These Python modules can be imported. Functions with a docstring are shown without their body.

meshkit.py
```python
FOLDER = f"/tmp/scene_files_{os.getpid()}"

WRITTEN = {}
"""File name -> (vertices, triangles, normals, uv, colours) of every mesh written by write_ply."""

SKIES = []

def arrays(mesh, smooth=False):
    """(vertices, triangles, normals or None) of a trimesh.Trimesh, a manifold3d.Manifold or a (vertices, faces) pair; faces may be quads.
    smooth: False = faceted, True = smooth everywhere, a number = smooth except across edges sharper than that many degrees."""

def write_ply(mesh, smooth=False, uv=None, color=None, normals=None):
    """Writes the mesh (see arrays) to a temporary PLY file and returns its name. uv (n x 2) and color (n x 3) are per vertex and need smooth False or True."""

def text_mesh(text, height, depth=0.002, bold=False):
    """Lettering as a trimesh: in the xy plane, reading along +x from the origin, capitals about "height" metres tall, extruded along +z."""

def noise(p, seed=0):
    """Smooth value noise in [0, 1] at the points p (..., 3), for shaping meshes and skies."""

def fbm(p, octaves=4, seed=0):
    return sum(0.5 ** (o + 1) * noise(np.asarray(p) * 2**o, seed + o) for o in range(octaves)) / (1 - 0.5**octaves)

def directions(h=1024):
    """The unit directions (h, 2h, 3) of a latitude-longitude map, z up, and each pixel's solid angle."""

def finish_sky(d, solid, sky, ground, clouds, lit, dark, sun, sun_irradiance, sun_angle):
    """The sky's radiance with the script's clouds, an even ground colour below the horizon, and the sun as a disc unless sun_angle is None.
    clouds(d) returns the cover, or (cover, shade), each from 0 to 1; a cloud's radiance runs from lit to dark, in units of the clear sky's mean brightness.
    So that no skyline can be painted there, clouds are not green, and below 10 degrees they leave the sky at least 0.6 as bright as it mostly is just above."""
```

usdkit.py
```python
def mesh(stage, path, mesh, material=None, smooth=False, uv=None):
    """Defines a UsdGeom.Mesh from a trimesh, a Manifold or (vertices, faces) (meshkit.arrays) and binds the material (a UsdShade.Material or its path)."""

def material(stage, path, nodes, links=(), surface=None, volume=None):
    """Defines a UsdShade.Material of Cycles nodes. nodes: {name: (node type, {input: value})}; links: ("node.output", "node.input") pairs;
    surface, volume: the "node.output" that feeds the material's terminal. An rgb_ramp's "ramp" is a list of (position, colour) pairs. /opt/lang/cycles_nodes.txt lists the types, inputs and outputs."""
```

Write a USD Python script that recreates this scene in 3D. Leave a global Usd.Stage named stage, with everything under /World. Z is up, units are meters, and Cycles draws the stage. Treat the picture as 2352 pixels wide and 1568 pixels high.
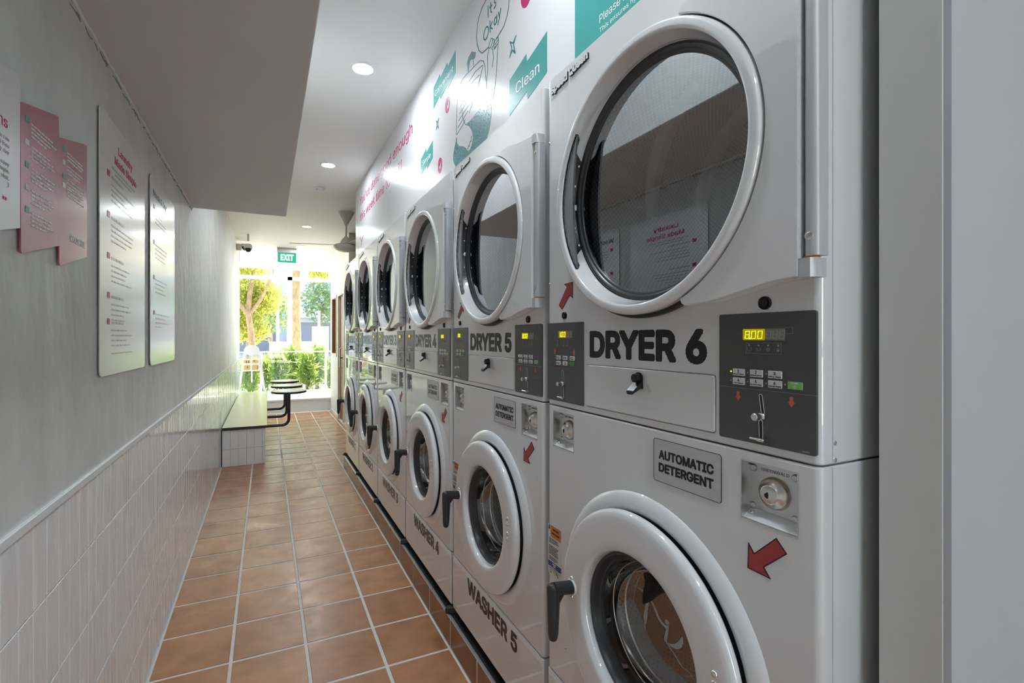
import math, random, numpy as np, trimesh, usdkit, meshkit
from shapely.geometry import Polygon, LineString, Point, MultiPolygon, box as sbox
from shapely.ops import unary_union
from shapely import affinity
from pxr import Usd, UsdGeom, UsdLux, UsdShade, Gf, Vt

random.seed(7); np.random.seed(7)
stage = Usd.Stage.CreateInMemory()
UsdGeom.SetStageUpAxis(stage, 'Z'); UsdGeom.SetStageMetersPerUnit(stage, 1.0)
UsdGeom.Xform.Define(stage, '/World'); UsdGeom.Scope.Define(stage, '/World/Looks')

# ------------------------------------------------------------------ camera, sky, exposure
FPX, CXP, YHP, YAW, EYE = 1112.0, 1122.0, 775.0, 24.6165, 1.382
cam = UsdGeom.Camera.Define(stage, '/World/camera')
cam.AddTranslateOp().Set((0, 0, EYE)); cam.AddRotateXYZOp().Set((90, 0, -YAW))
cam.CreateHorizontalApertureAttr(36.0); cam.CreateVerticalApertureAttr(24.0)
cam.CreateFocalLengthAttr(36.0 * FPX / 2352)
cam.CreateHorizontalApertureOffsetAttr((1176 - CXP) * 36 / 2352)
cam.CreateVerticalApertureOffsetAttr((YHP - 784) * 36 / 2352)
cam.CreateFStopAttr(0.0); cam.CreateClippingRangeAttr((0.02, 500.0))
cam.CreateExposureAttr(0.5)
LAMP, LAMP_COLOR = 205.0, (0.86, 0.94, 1.0)
sky_mat = usdkit.material(stage, '/World/Looks/sky', {
    's': ('sky_texture', {'sky_type': 'multiple_scattering', 'sun_elevation': math.radians(58), 'sun_rotation': math.radians(20), 'sun_intensity': 0.16, 'aerosol_density': 2.5}),
    'h': ('hsv', {'saturation': 0.8}), 'm': ('mix', {'mix_type': 'multiply', 'fac': 1.0, 'color2': (1.0, 0.975, 0.87)}),
    'b': ('background_shader', {'strength': 0.31})},
    [('s.color', 'h.color'), ('h.color', 'm.color1'), ('m.color', 'b.color')], surface='b.background')
dome = UsdLux.DomeLight.Define(stage, '/World/sky')
UsdShade.MaterialBindingAPI.Apply(dome.GetPrim()).Bind(sky_mat)

# ------------------------------------------------------------------ materials
MATS = {}
def mat(name, color, rough=0.5, metal=0.0, spec=0.5, coat=0.0, coat_ior=1.5, coat_rough=0.02, var=None, bump=None, rand=0.0, rvar=None):
    """var=(scale, amount, (sx,sy,sz)) colour noise; bump=(scale, strength, (sx,sy,sz), distance); rand: tone per object; rvar=(scale, lo, hi)"""
    n = {'p': ('principled_bsdf', {'base_color': color, 'roughness': rough, 'metallic': metal, 'specular_ior_level': spec, 'coat_weight': coat, 'coat_ior': coat_ior, 'coat_roughness': coat_rough})}
    l = []
    if var or bump or rvar: n['g'] = ('geometry', {})
    src = None
    if var:
        n['vm'] = ('mapping', {'scale': var[2]}); n['vn'] = ('noise_texture', {'scale': var[0], 'detail': 5.0, 'roughness': 0.6})
        a = var[1]; c0 = tuple(x * (1 - a) for x in color); c1 = tuple(min(1, x * (1 + a)) for x in color)
        n['vr'] = ('rgb_ramp', {'ramp': [(0.32, c0), (0.68, c1)]})
        l += [('g.position', 'vm.vector'), ('vm.vector', 'vn.vector'), ('vn.fac', 'vr.fac')]; src = 'vr.color'
    if rand:
        n['oi'] = ('object_info', {}); n['rr'] = ('rgb_ramp', {'ramp': [(0.0, (1 - rand,) * 3), (1.0, (1.0, 1.0, 1.0))]})
        n['rm'] = ('mix', {'mix_type': 'multiply', 'fac': 1.0, 'color1': color})
        l += [('oi.random', 'rr.fac'), ('rr.color', 'rm.color2')]
        if src: l.append((src, 'rm.color1'))
        src = 'rm.color'
    if src: l.append((src, 'p.base_color'))
    if rvar:
        n['rn'] = ('noise_texture', {'scale': rvar[0], 'detail': 3.0}); n['rg'] = ('map_range', {'from_min': 0.3, 'from_max': 0.7, 'to_min': rvar[1], 'to_max': rvar[2]})
        l += [('g.position', 'rn.vector'), ('rn.fac', 'rg.value'), ('rg.result', 'p.roughness')]
    if bump:
        n['bm'] = ('mapping', {'scale': bump[2]}); n['bn'] = ('noise_texture', {'scale': bump[0], 'detail': 3.0}); n['bb'] = ('bump', {'strength': bump[1], 'distance': bump[3]})
        l += [('g.position', 'bm.vector'), ('bm.vector', 'bn.vector'), ('bn.fac', 'bb.height'), ('bb.normal', 'p.normal')]
    MATS[name] = usdkit.material(stage, '/World/Looks/' + name, n, l, surface='p.BSDF'); return MATS[name]
def emit(name, color, strength):
    MATS[name] = usdkit.material(stage, '/World/Looks/' + name, {'e': ('emission', {'color': color, 'strength': strength})}, [], surface='e.emission')
def pane(name, lo, hi, power=3.0, tint=(0.9, 0.92, 0.92), rough=0.0, refl=(1, 1, 1)):
    MATS[name] = usdkit.material(stage, '/World/Looks/' + name, {
        'w': ('layer_weight', {'blend': 0.5}), 'k': ('math', {'math_type': 'power', 'value2': power}),
        'r': ('map_range', {'from_min': 0.0, 'from_max': 1.0, 'to_min': lo, 'to_max': hi}),
        't': ('transparent_bsdf', {'color': tint}), 'g': ('glossy_bsdf', {'color': refl, 'roughness': rough, 'distribution': 'ggx'}), 'm': ('mix_closure', {})},
        [('w.facing', 'k.value1'), ('k.value', 'r.value'), ('r.result', 'm.fac'), ('t.BSDF', 'm.closure1'), ('g.BSDF', 'm.closure2')], surface='m.closure')
def leaf(name, color, trans):
    MATS[name] = usdkit.material(stage, '/World/Looks/' + name, {
        'g': ('geometry', {}), 'r': ('rgb_ramp', {'ramp': [(0.0, tuple(x * .6 for x in color)), (1.0, tuple(min(1, x * 1.3) for x in color))]}),
        'd': ('principled_bsdf', {'roughness': 0.45}), 't': ('translucent_bsdf', {'color': trans}), 'm': ('mix_closure', {'fac': 0.45})},
        [('g.random_per_island', 'r.fac'), ('r.color', 'd.base_color'), ('d.BSDF', 'm.closure1'), ('t.BSDF', 'm.closure2')], surface='m.closure')
def perforated(name, metal_color, pitch, hole, dark=(0.012, 0.012, 0.013)):
    MATS[name] = usdkit.material(stage, '/World/Looks/' + name, {
        'c': ('texture_coordinate', {}), 'm': ('mapping', {'rotation': (0, 0, math.pi / 4), 'scale': (1 / pitch,) * 3}),
        'v': ('voronoi_texture', {'dimensions': '2D', 'feature': 'f1', 'metric': 'euclidean', 'randomness': 0.0, 'scale': 1.0}),
        'r': ('rgb_ramp', {'ramp': [(0.0, dark), (hole - .03, dark), (hole + .02, metal_color), (1.0, metal_color)]}),
        'k': ('rgb_ramp', {'ramp': [(0.0, (0, 0, 0)), (hole - .03, (0, 0, 0)), (hole + .02, (1, 1, 1)), (1.0, (1, 1, 1))]}),
        'p': ('principled_bsdf', {'roughness': 0.32})},
        [('c.UV', 'm.vector'), ('m.vector', 'v.vector'), ('v.distance', 'r.fac'), ('v.distance', 'k.fac'), ('r.color', 'p.base_color'), ('k.color', 'p.metallic')], surface='p.BSDF')

mat('enamel', (0.80, 0.805, 0.815), 0.3, spec=0.3, coat=1.0, coat_ior=2.0, coat_rough=0.0)
mat('enamel_gloss', (0.83, 0.835, 0.85), 0.3, spec=0.3, coat=1.0, coat_ior=1.8, coat_rough=0.01)
mat('hinge_metal', (0.60, 0.615, 0.64), 0.34, metal=0.25)
mat('finger_metal', (0.42, 0.43, 0.46), 0.30, metal=0.6)
mat('rubber', (0.018, 0.018, 0.019), 0.45)
mat('gasket', (0.055, 0.057, 0.063), 0.32)
mat('black_plastic', (0.012, 0.012, 0.013), 0.28)
mat('handle_black', (0.030, 0.030, 0.032), 0.36)
mat('panel_grey', (0.078, 0.078, 0.079), 0.24, spec=0.7)
mat('ink', (0.012, 0.012, 0.012), 0.22)
mat('chrome', (0.76, 0.75, 0.72), 0.24, metal=1.0)
mat('badge_silver', (0.80, 0.80, 0.81), 0.30, metal=0.3)
mat('steel', (0.66, 0.66, 0.66), 0.26, metal=1.0)
mat('brushed', (0.62, 0.625, 0.635), 0.36, metal=0.35, var=(60, 0.06, (1, .05, 1)))
mat('button_white', (0.72, 0.73, 0.74), 0.4)
mat('button_green', (0.22, 0.55, 0.13), 0.4)
mat('button_dark_green', (0.04, 0.28, 0.12), 0.4)
mat('red_print', (0.42, 0.045, 0.055), 0.35)
mat('orange_print', (0.60, 0.13, 0.06), 0.4)
mat('grey_print', (0.33, 0.33, 0.34), 0.5)
mat('white_print', (0.78, 0.78, 0.78), 0.4)
mat('warning_orange', (0.60, 0.24, 0.03), 0.4)
mat('warning_blue', (0.035, 0.075, 0.20), 0.4)
mat('sticker_white', (0.68, 0.68, 0.68), 0.4)
mat('digit_off', (0.24, 0.235, 0.22), 0.5)
mat('digit_line', (0.40, 0.39, 0.36), 0.5)
emit('led_back', (0.55, 0.45, 0.0), 0.42); emit('led_digit', (1.0, 0.95, 0.08), 1.15); emit('led_dot', (0.75, 1.0, 0.05), 0.9)
perforated('drum_metal', (0.40, 0.40, 0.40), 0.0108, 0.46)
perforated('washer_drum_metal', (0.34, 0.345, 0.355), 0.012, 0.22)
mat('baffle', (0.78, 0.77, 0.68), 0.35)
mat('cavity', (0.10, 0.10, 0.10), 0.6)
pane('door_glass', 0.40, 0.92, 2.6, tint=(0.84, 0.85, 0.86), refl=(0.92, 0.96, 1.0))
pane('bowl_glass', 0.20, 0.95, 2.6, tint=(0.52, 0.54, 0.56))
pane('clear_glass', 0.05, 0.9, 4.0, tint=(0.94, 0.96, 0.95))

mat('plaster', (0.70, 0.695, 0.68), 0.45, var=(5.0, 0.10, (1, 1, .6)), bump=(9.0, 0.5, (1, 1, .5), 0.02))
mat('soffit_paint', (0.78, 0.745, 0.725), 0.6, var=(2.0, 0.03, (1, 1, 1)), bump=(9.0, 0.12, (1, 1, 1), 0.01))
mat('ceiling_paint', (0.84, 0.84, 0.83), 0.6)
mat('white_paint', (0.80, 0.80, 0.795), 0.55)
mat('pale_blue_paint', (0.54, 0.555, 0.585), 0.55)
mat('cream_paint', (0.80, 0.775, 0.70), 0.5)
mat('stub_paint', (0.66, 0.655, 0.645), 0.6, bump=(40.0, 0.10, (1, 1, 1), 0.004))
mat('olive_paint', (0.50, 0.46, 0.33), 0.6)
mat('crack', (0.25, 0.24, 0.23), 0.8)
mat('grout', (0.80, 0.78, 0.75), 0.8, var=(30, 0.06, (1, 1, 1)))
mat('floor_tile', (0.50, 0.235, 0.115), 0.34, var=(4.5, 0.16, (1, 1.6, 1)), rand=0.14, spec=0.65, rvar=(6.0, 0.24, 0.40), bump=(14.0, 0.10, (1, 1, 1), 0.01))
mat('plinth_tile', (0.31, 0.135, 0.060), 0.20, var=(5.0, 0.18, (1, 1, 1)), rand=0.15)
mat('wall_tile', (0.87, 0.88, 0.89), 0.07, rand=0.03, bump=(20.0, 0.55, (1, 1, .10), 0.012))
mat('wall_grout', (0.72, 0.72, 0.72), 0.7)
mat('bench_tile', (0.87, 0.865, 0.87), 0.10, rand=0.02)
mat('laminate_cream', (0.72, 0.72, 0.48), 0.22)
mat('bench_black', (0.010, 0.010, 0.010), 0.35)
mat('table_white', (0.80, 0.80, 0.72), 0.25)
mat('tube_black', (0.014, 0.013, 0.012), 0.30)
mat('wood_under', (0.16, 0.07, 0.02), 0.4)
mat('mural_white', (0.72, 0.72, 0.735), 0.24, coat=0.25)
mat('teal_print', (0.055, 0.33, 0.31), 0.28)
mat('drawing_teal', (0.10, 0.27, 0.29), 0.28, var=(160, .35, (1, 1, 1)))
mat('line_teal', (0.035, 0.17, 0.19), 0.3)
mat('crimson_print', (0.52, 0.008, 0.13), 0.3)
mat('poster_white', (0.84, 0.84, 0.855), 0.25, coat=1.0, coat_rough=0.16)
mat('poster_crimson', (0.45, 0.07, 0.17), 0.25, coat=1.0, coat_rough=0.16)
mat('poster_text', (0.50, 0.50, 0.51), 0.2)
mat('fan_paint', (0.66, 0.635, 0.56), 0.35)
mat('door_brown', (0.20, 0.085, 0.022), 0.4, var=(8, 0.2, (1, 1, .15)))
mat('door_orange', (0.42, 0.19, 0.045), 0.4)
mat('frame_cream', (0.72, 0.68, 0.52), 0.45)
mat('sign_red', (0.55, 0.05, 0.06), 0.4)
mat('exit_green', (0.03, 0.36, 0.22), 0.35)
usdkit_exit = emit('exit_lit', (0.05, 0.52, 0.33), 0.75); emit('exit_white', (0.95, 1.0, 0.97), 1.2)
mat('sign_grey', (0.50, 0.48, 0.47), 0.4)
emit('lamp', LAMP_COLOR, LAMP)
mat('lamp_ring', (0.85, 0.85, 0.85), 0.4)
mat('camera_white', (0.62, 0.61, 0.56), 0.4)
mat('dark_dome', (0.02, 0.02, 0.018), 0.12)
mat('metal_trim', (0.72, 0.72, 0.72), 0.30, metal=0.8)
mat('concrete', (0.76, 0.75, 0.72), 0.7, var=(4, 0.05, (1, 1, 1)))
mat('pavement', (0.50, 0.49, 0.47), 0.8)
mat('facade_white', (0.46, 0.49, 0.55), 0.6)
mat('facade_grey', (0.20, 0.21, 0.25), 0.5)
mat('facade_pink', (0.36, 0.32, 0.32), 0.6)
mat('window_blue', (0.08, 0.13, 0.18), 0.15)
mat('rail_white', (0.78, 0.77, 0.76), 0.35)
mat('bark', (0.30, 0.21, 0.12), 0.8, var=(14, 0.3, (1, 1, .4)))
mat('bark_pale', (0.34, 0.25, 0.13), 0.8, var=(11, 0.25, (1, 1, .5)))
mat('stem', (0.20, 0.22, 0.08), 0.7)
leaf('leaf_hedge', (0.34, 0.50, 0.14), (0.50, 0.66, 0.14)); leaf('leaf_tree', (0.42, 0.45, 0.10), (0.60, 0.62, 0.12)); leaf('leaf_far', (0.26, 0.38, 0.18), (0.35, 0.46, 0.18))
mat('stand_white', (0.80, 0.78, 0.74), 0.4)
mat('stand_yellow', (0.72, 0.45, 0.12), 0.4)
mat('stand_ink', (0.10, 0.06, 0.03), 0.5)

# ------------------------------------------------------------------ scene-graph helpers
COUNT, ARR, KEEP = {}, {}, []
def numbered(parent, name):
    k = parent + '/' + name; n = COUNT.get(k, 0); COUNT[k] = n + 1
    return k if n == 0 else f'{k}_{n:03d}'
def props(path, label=None, cat=None, group=None, kind=None):
    p = stage.GetPrimAtPath(path)
    for k, v in (('label', label), ('category', cat), ('group', group), ('kind', kind)):
        if v: p.SetCustomDataByKey(k, v)
def thing(name, label=None, cat=None, loc=(0, 0, 0), rotz=0, group=None, kind=None):
    path = numbered('/World', name); x = UsdGeom.Xform.Define(stage, path)
    x.AddTranslateOp().Set(tuple(map(float, loc)))
    if rotz: x.AddRotateZOp().Set(float(rotz))
    props(path, label, cat, group, kind); return path
def cat_(m):
    return m if not isinstance(m, (list, tuple)) or (len(m) == 2 and isinstance(m[0], np.ndarray)) else trimesh.util.concatenate([x for x in m])
def part(parent, name, mesh, material, smooth=False, label=None, kind=None, uv=None, at=None, tilt=None):
    path = numbered(parent, name); key = (id(mesh), smooth)
    if key not in ARR: KEEP.append(mesh); ARR[key] = meshkit.arrays(cat_(mesh), smooth if uv is None else (True if smooth else False))
    v, f, n = ARR[key]
    m = UsdGeom.Mesh.Define(stage, path)
    if at is not None: m.AddTranslateOp().Set(tuple(map(float, at)))
    if tilt is not None: m.AddRotateXYZOp().Set(tuple(map(float, tilt)))
    m.CreatePointsAttr(Vt.Vec3fArray.FromNumpy(np.ascontiguousarray(v, np.float32)))
    m.CreateFaceVertexCountsAttr(Vt.IntArray.FromNumpy(np.full(len(f), 3, np.int32)))
    m.CreateFaceVertexIndicesAttr(Vt.IntArray.FromNumpy(np.ascontiguousarray(f, np.int32).ravel()))
    m.CreateSubdivisionSchemeAttr('none')
    if n is not None:
        m.CreateNormalsAttr(Vt.Vec3fArray.FromNumpy(np.ascontiguousarray(n, np.float32))); m.SetNormalsInterpolation('vertex')
    if uv is not None:
        from pxr import Sdf
        UsdGeom.PrimvarsAPI(m).CreatePrimvar('st', Sdf.ValueTypeNames.TexCoord2fArray, 'vertex').Set(Vt.Vec2fArray.FromNumpy(np.asarray(uv, np.float32)))
    UsdShade.MaterialBindingAPI.Apply(m.GetPrim()).Bind(MATS[material])
    props(path, label, None, None, kind); return path
def solo(name, mesh, material, label, cat, group=None, smooth=False, kind=None):
    p = part('/World', name, mesh, material, smooth); props(p, label, cat, group, kind); return p

# ------------------------------------------------------------------ shape helpers: local x right, y into the face, z up
def bx(x0, x1, y0, y1, z0, z1):
    b = trimesh.creation.box((x1 - x0, y1 - y0, z1 - z0)); b.apply_translation(((x0 + x1) / 2, (y0 + y1) / 2, (z0 + z1) / 2)); return b
def chamfer(x0, x1, y0, y1, z0, z1, c):
    pts = []
    for sx in (0, 1):
        for sy in (0, 1):
            for sz in (0, 1):
                p = np.array([(x0, x1)[sx], (y0, y1)[sy], (z0, z1)[sz]], float); d = np.array([(1, -1)[sx], (1, -1)[sy], (1, -1)[sz]]) * c
                for k in range(3):
                    q = p + d; q[k] = p[k]; pts.append(q)
    return trimesh.convex.convex_hull(np.array(pts))
def polys(g): return [x for x in getattr(g, 'geoms', [g]) if x.geom_type == 'Polygon' and x.area > 1e-9]
def prism(poly, y0, y1):
    out = []
    for g in polys(poly):
        m = trimesh.creation.extrude_polygon(g, y1 - y0, engine='earcut'); v = m.vertices
        m.vertices = np.stack([v[:, 0], y1 - v[:, 2], v[:, 1]], 1); out.append(m)
    return trimesh.util.concatenate(out)
def slab(poly, y0, y1, b):      # convex outline with a chamfered front edge
    a = prism(poly, y0 + b, y1).vertices; c = prism(poly.buffer(-b), y0, y1).vertices
    return trimesh.convex.convex_hull(np.vstack([a, c]))
def rr(x0, x1, z0, z1, r): return sbox(x0, z0, x1, z1).buffer(-r).buffer(r, 6)
def lathe(profile, cx, cz, n=64):
    m = trimesh.creation.revolve(np.array(profile, float), sections=n); v = m.vertices
    m.vertices = np.stack([v[:, 0] + cx, v[:, 2], -v[:, 1] + cz], 1); return m
def lathe_z(profile, loc, n=40):
    m = trimesh.creation.revolve(np.array(profile, float), sections=n); m.apply_translation(loc); return m
def blob(pts, n=2):
    vs = []
    for x, y, z, r in pts:
        s = trimesh.creation.icosphere(n, r); s.apply_translation((x, y, z)); vs.append(s.vertices)
    return trimesh.convex.convex_hull(np.vstack(vs))
def tube(pts, rad, n=10):
    p = np.asarray(pts, float); rad = np.broadcast_to(rad, (len(p),)); t = np.gradient(p, axis=0); t /= np.linalg.norm(t, axis=1, keepdims=True)
    a = np.cross(t[0], [0, 0, 1.0]) if abs(t[0][2]) < .9 else np.cross(t[0], [1.0, 0, 0]); A = []
    for k in range(len(p)):
        a = a - t[k] * np.dot(a, t[k]); a /= np.linalg.norm(a); A.append(a)
    A = np.array(A); B = np.cross(t, A); ang = np.arange(n) * 2 * np.pi / n
    v = p[:, None] + rad[:, None, None] * (np.cos(ang)[None, :, None] * A[:, None] + np.sin(ang)[None, :, None] * B[:, None])
    v = np.vstack([v.reshape(-1, 3), p[:1], p[-1:]]); f = []; N = len(p)
    for i in range(N - 1):
        for j in range(n):
            k = (j + 1) % n; f += [[i * n + j, i * n + k, (i + 1) * n + k], [i * n + j, (i + 1) * n + k, (i + 1) * n + j]]
    for j in range(n):
        k = (j + 1) % n; f += [[N * n, k, j], [N * n + 1, (N - 1) * n + j, (N - 1) * n + k]]
    return trimesh.Trimesh(v, f, process=False)
def arc_pts(c, r, a0, a1, n): return [(c[0] + r * math.cos(math.radians(a0 + (a1 - a0) * k / n)), c[1] + r * math.sin(math.radians(a0 + (a1 - a0) * k / n))) for k in range(n + 1)]
TEXT = {}
def text(s, x, z, h, width=None, bold=False, fat=0.0, shear=0.0):
    """The outline of a word: baseline at z, from x, capitals h tall; squeezed to width if given."""
    k = (s, bold)
    if k not in TEXT:
        m = meshkit.text_mesh(s, 1.0, 0.05, bold); m.merge_vertices()
        top = m.faces[m.face_normals[:, 2] > .9]; v = m.vertices[:, :2]
        g = unary_union([Polygon(v[t]).buffer(1e-4) for t in top]); b = g.bounds
        TEXT[k] = affinity.translate(g, -b[0], 0)
    g = TEXT[k]; w = g.bounds[2]; sx = h if width is None else width / w
    g = affinity.affine_transform(g, [sx, 0, shear * sx, h, x, z])
    return g.buffer(fat, join_style=2) if fat else g
def strokes(lines, w): return unary_union([LineString(l).buffer(w / 2, 4) for l in lines])
def dashes(x0, z0, lens, h, gap=0.35):      # a printed line too small to read, as rows of word-length dashes
    out, x = [], x0
    for L in lens: out.append(sbox(x, z0, x + L, z0 + h)); x += L + h * gap * 1.6
    return out
def cut(a, *bs): return trimesh.boolean.difference([a, *bs], engine='manifold')
def shift(m, dz):
    m = cat_(m).copy() if not isinstance(m, trimesh.Trimesh) else m.copy(); m.apply_translation((0, 0, dz)); return m

# ------------------------------------------------------------------ the setting
XL, CEIL, YEND = -0.4394, 2.948, 9.65
PX, FX = 0.7426, 0.763                      # plinth face, machine face
SOFF_X, SOFF_Y, SOFF_Z = 0.1233, 3.68, 2.229
MX, MEND = 0.868, 5.313                      # mural wall

fl = thing('floor', kind='structure')
part(fl, 'grout_bed', [bx(-0.55, 2.7, -2.7, 9.70, -0.06, -0.0025)], 'grout')
TP, G = 0.3003, 0.0140
cols = [(XL + 0.002, -0.1394), (-0.1394, 0.1606), (0.1606, 0.4606), (0.4606, PX)]
tile_cache = {}
def floor_tile(x0, x1, y0, y1):
    w, l = round(x1 - x0 - G, 4), round(y1 - y0 - G, 4)
    if w < 0.02 or l < 0.02: return
    if (w, l) not in tile_cache: tile_cache[(w, l)] = chamfer(-w / 2, w / 2, -l / 2, l / 2, -0.008, 0, 0.0018)
    part(fl, 'terracotta_tile', tile_cache[(w, l)], 'floor_tile', at=((x0 + x1) / 2, (y0 + y1) / 2, random.uniform(-.0003, .0003)), tilt=(random.gauss(0, .05), random.gauss(0, .05), 0))
for j in range(-19, 17):
    y1 = 3.833 - TP * j; y0 = y1 - TP
    for x0, x1 in cols:
        if x0 < -0.2 and y0 > 6.2: continue        # covered by the bench
        floor_tile(x0, x1, y0, min(y1, 9.69))
    if y0 > 5.0:
        floor_tile(PX + (0 if y0 > 5.3 else 0.02), 1.0606, max(y0, 5.325), min(y1, 9.69))
        if y0 > 7.4: floor_tile(1.0606, 1.115, y0, min(y1, 9.69))
        elif y0 > 5.3: floor_tile(1.0606, 1.361, y0, y1)
    if y1 < 0.37:
        for k in range(3): floor_tile(PX + .3003 * k, PX + .3003 * (k + 1), y0, y1)

wl = thing('wall_left', kind='structure')
part(wl, 'plaster', bx(XL - 0.2, XL - 0.004, -2.7, YEND, 0.99, CEIL), 'plaster')
part(wl, 'tile_backing', bx(XL - 0.2, XL - 0.0045, -2.7, YEND, -0.05, 0.99), 'wall_grout')
part(wl, 'trim_strip', chamfer(XL - 0.02, XL + 0.004, -2.7, YEND, 0.992, 1.012, 0.0015), 'white_paint')
TW, TH_, NROW, g = 0.0680, 0.1995, 5, 0.0022
rows_z = [0.0, 0.2020, 0.4060, 0.6100, 0.8120, 0.992]
wt, rest = {}, []
for c in range(-8, 140):
    y0 = 0.9645 + (c - 1) * TW
    if y0 + TW > YEND: break
    for r in range(5):
        h = rows_z[r + 1] - rows_z[r] - g
        if c < 46 and y0 > 0.30:
            if r not in wt: wt[r] = chamfer(-0.006, 0.0045, -(TW - g) / 2, (TW - g) / 2, -h / 2, h / 2, 0.0016)
            part(wl, 'glazed_tile', wt[r], 'wall_tile', at=(XL - 0.0045, y0 + TW / 2, (rows_z[r] + rows_z[r + 1]) / 2), tilt=(0, random.gauss(0, .10), random.gauss(0, .42)))
        else:
            b = bx(-0.006, 0.0045, -(TW - g) / 2, (TW - g) / 2, -h / 2, h / 2)
            b.apply_transform(trimesh.transformations.rotation_matrix(math.radians(random.gauss(0, .42)), (0, 0, 1)))
            b.apply_translation((XL - 0.0045, y0 + TW / 2, (rows_z[r] + rows_z[r + 1]) / 2)); rest.append(b)
part(wl, 'far_glazed_tiles', rest, 'wall_tile', kind='stuff')

ce = thing('ceiling', kind='structure')
part(ce, 'ceiling_board', bx(-0.65, 2.8, -2.8, YEND, CEIL, CEIL + 0.15), 'ceiling_paint')
so = thing('soffit', kind='structure')
part(so, 'soffit_box', chamfer(XL - 0.004, SOFF_X, -2.65, SOFF_Y, SOFF_Z, CEIL, 0.003), 'soffit_paint')
# the ragged filler line where the soffit meets the plaster
cr = []
for k in range(150):
    y = 0.1 + k * 0.024; r = 0.0040 + 0.008 * max(0, meshkit.noise(np.array([[y * 9, 1.3, .2]]))[0] - .35)
    cr.append([XL - .002 + random.uniform(-.001, .0015), y, SOFF_Z - random.uniform(0, .004), r])
cr = np.array(cr)
part(so, 'filler_bead', tube(cr[:, :3], cr[:, 3] * .9, 6), 'ceiling_paint', smooth=True)
ck = [tube([(XL - .0045, y, SOFF_Z - .010 - random.uniform(0, .012)), (XL - .0035, y + L / 2, SOFF_Z - .012 - random.uniform(0, .010)), (XL - .0045, y + L, SOFF_Z - .010 - random.uniform(0, .014))], random.uniform(.0012, .0030), 5) for y, L in zip(np.arange(.9, 3.65, .06) + np.random.uniform(0, .03, 46), np.random.uniform(.015, .07, 46))]
part(so, 'plaster_cracks', ck, 'crack', kind='stuff')

wr = thing('wall_right', kind='structure')
part(wr, 'stub_end', chamfer(0.860, 1.10, 0.350, 0.4296, -0.02, CEIL, 0.002), 'stub_paint')
part(wr, 'front_face', bx(0.8612, 2.7, 0.342, 0.3502, -0.02, CEIL), 'pale_blue_paint')
part(wr, 'gap_back', bx(1.10, 1.62, 0.3502, 0.45, -0.02, CEIL), 'stub_paint')
part(wr, 'outer_face', bx(2.6, 2.7, -2.7, 0.33, -0.02, CEIL), 'white_paint')
wb = thing('wall_back', kind='structure')
part(wb, 'plaster', [bx(-0.6, 0.2, -2.8, -2.6, -0.02, CEIL), bx(1.0, 2.7, -2.8, -2.6, -0.02, CEIL), bx(0.2, 1.0, -2.8, -2.6, 2.1, CEIL)], 'white_paint')
wm = thing('wall_mural', kind='structure')
part(wm, 'mural_board', bx(MX, MX + 0.10, 0.452, MEND, 2.152, CEIL), 'mural_white')
wp = thing('wall_niche', kind='structure')
part(wp, 'back_sheet', bx(1.56, 1.62, 0.452, MEND, -0.02, CEIL), 'white_paint')
part(wp, 'passage_back', bx(2.3, 2.4, MEND, 7.5, -0.02, CEIL), 'olive_paint')
part(wp, 'passage_side', bx(1.56, 2.4, MEND - 0.06, MEND, -0.02, CEIL), 'olive_paint')
wf = thing('wall_far_right', kind='structure')
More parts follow.
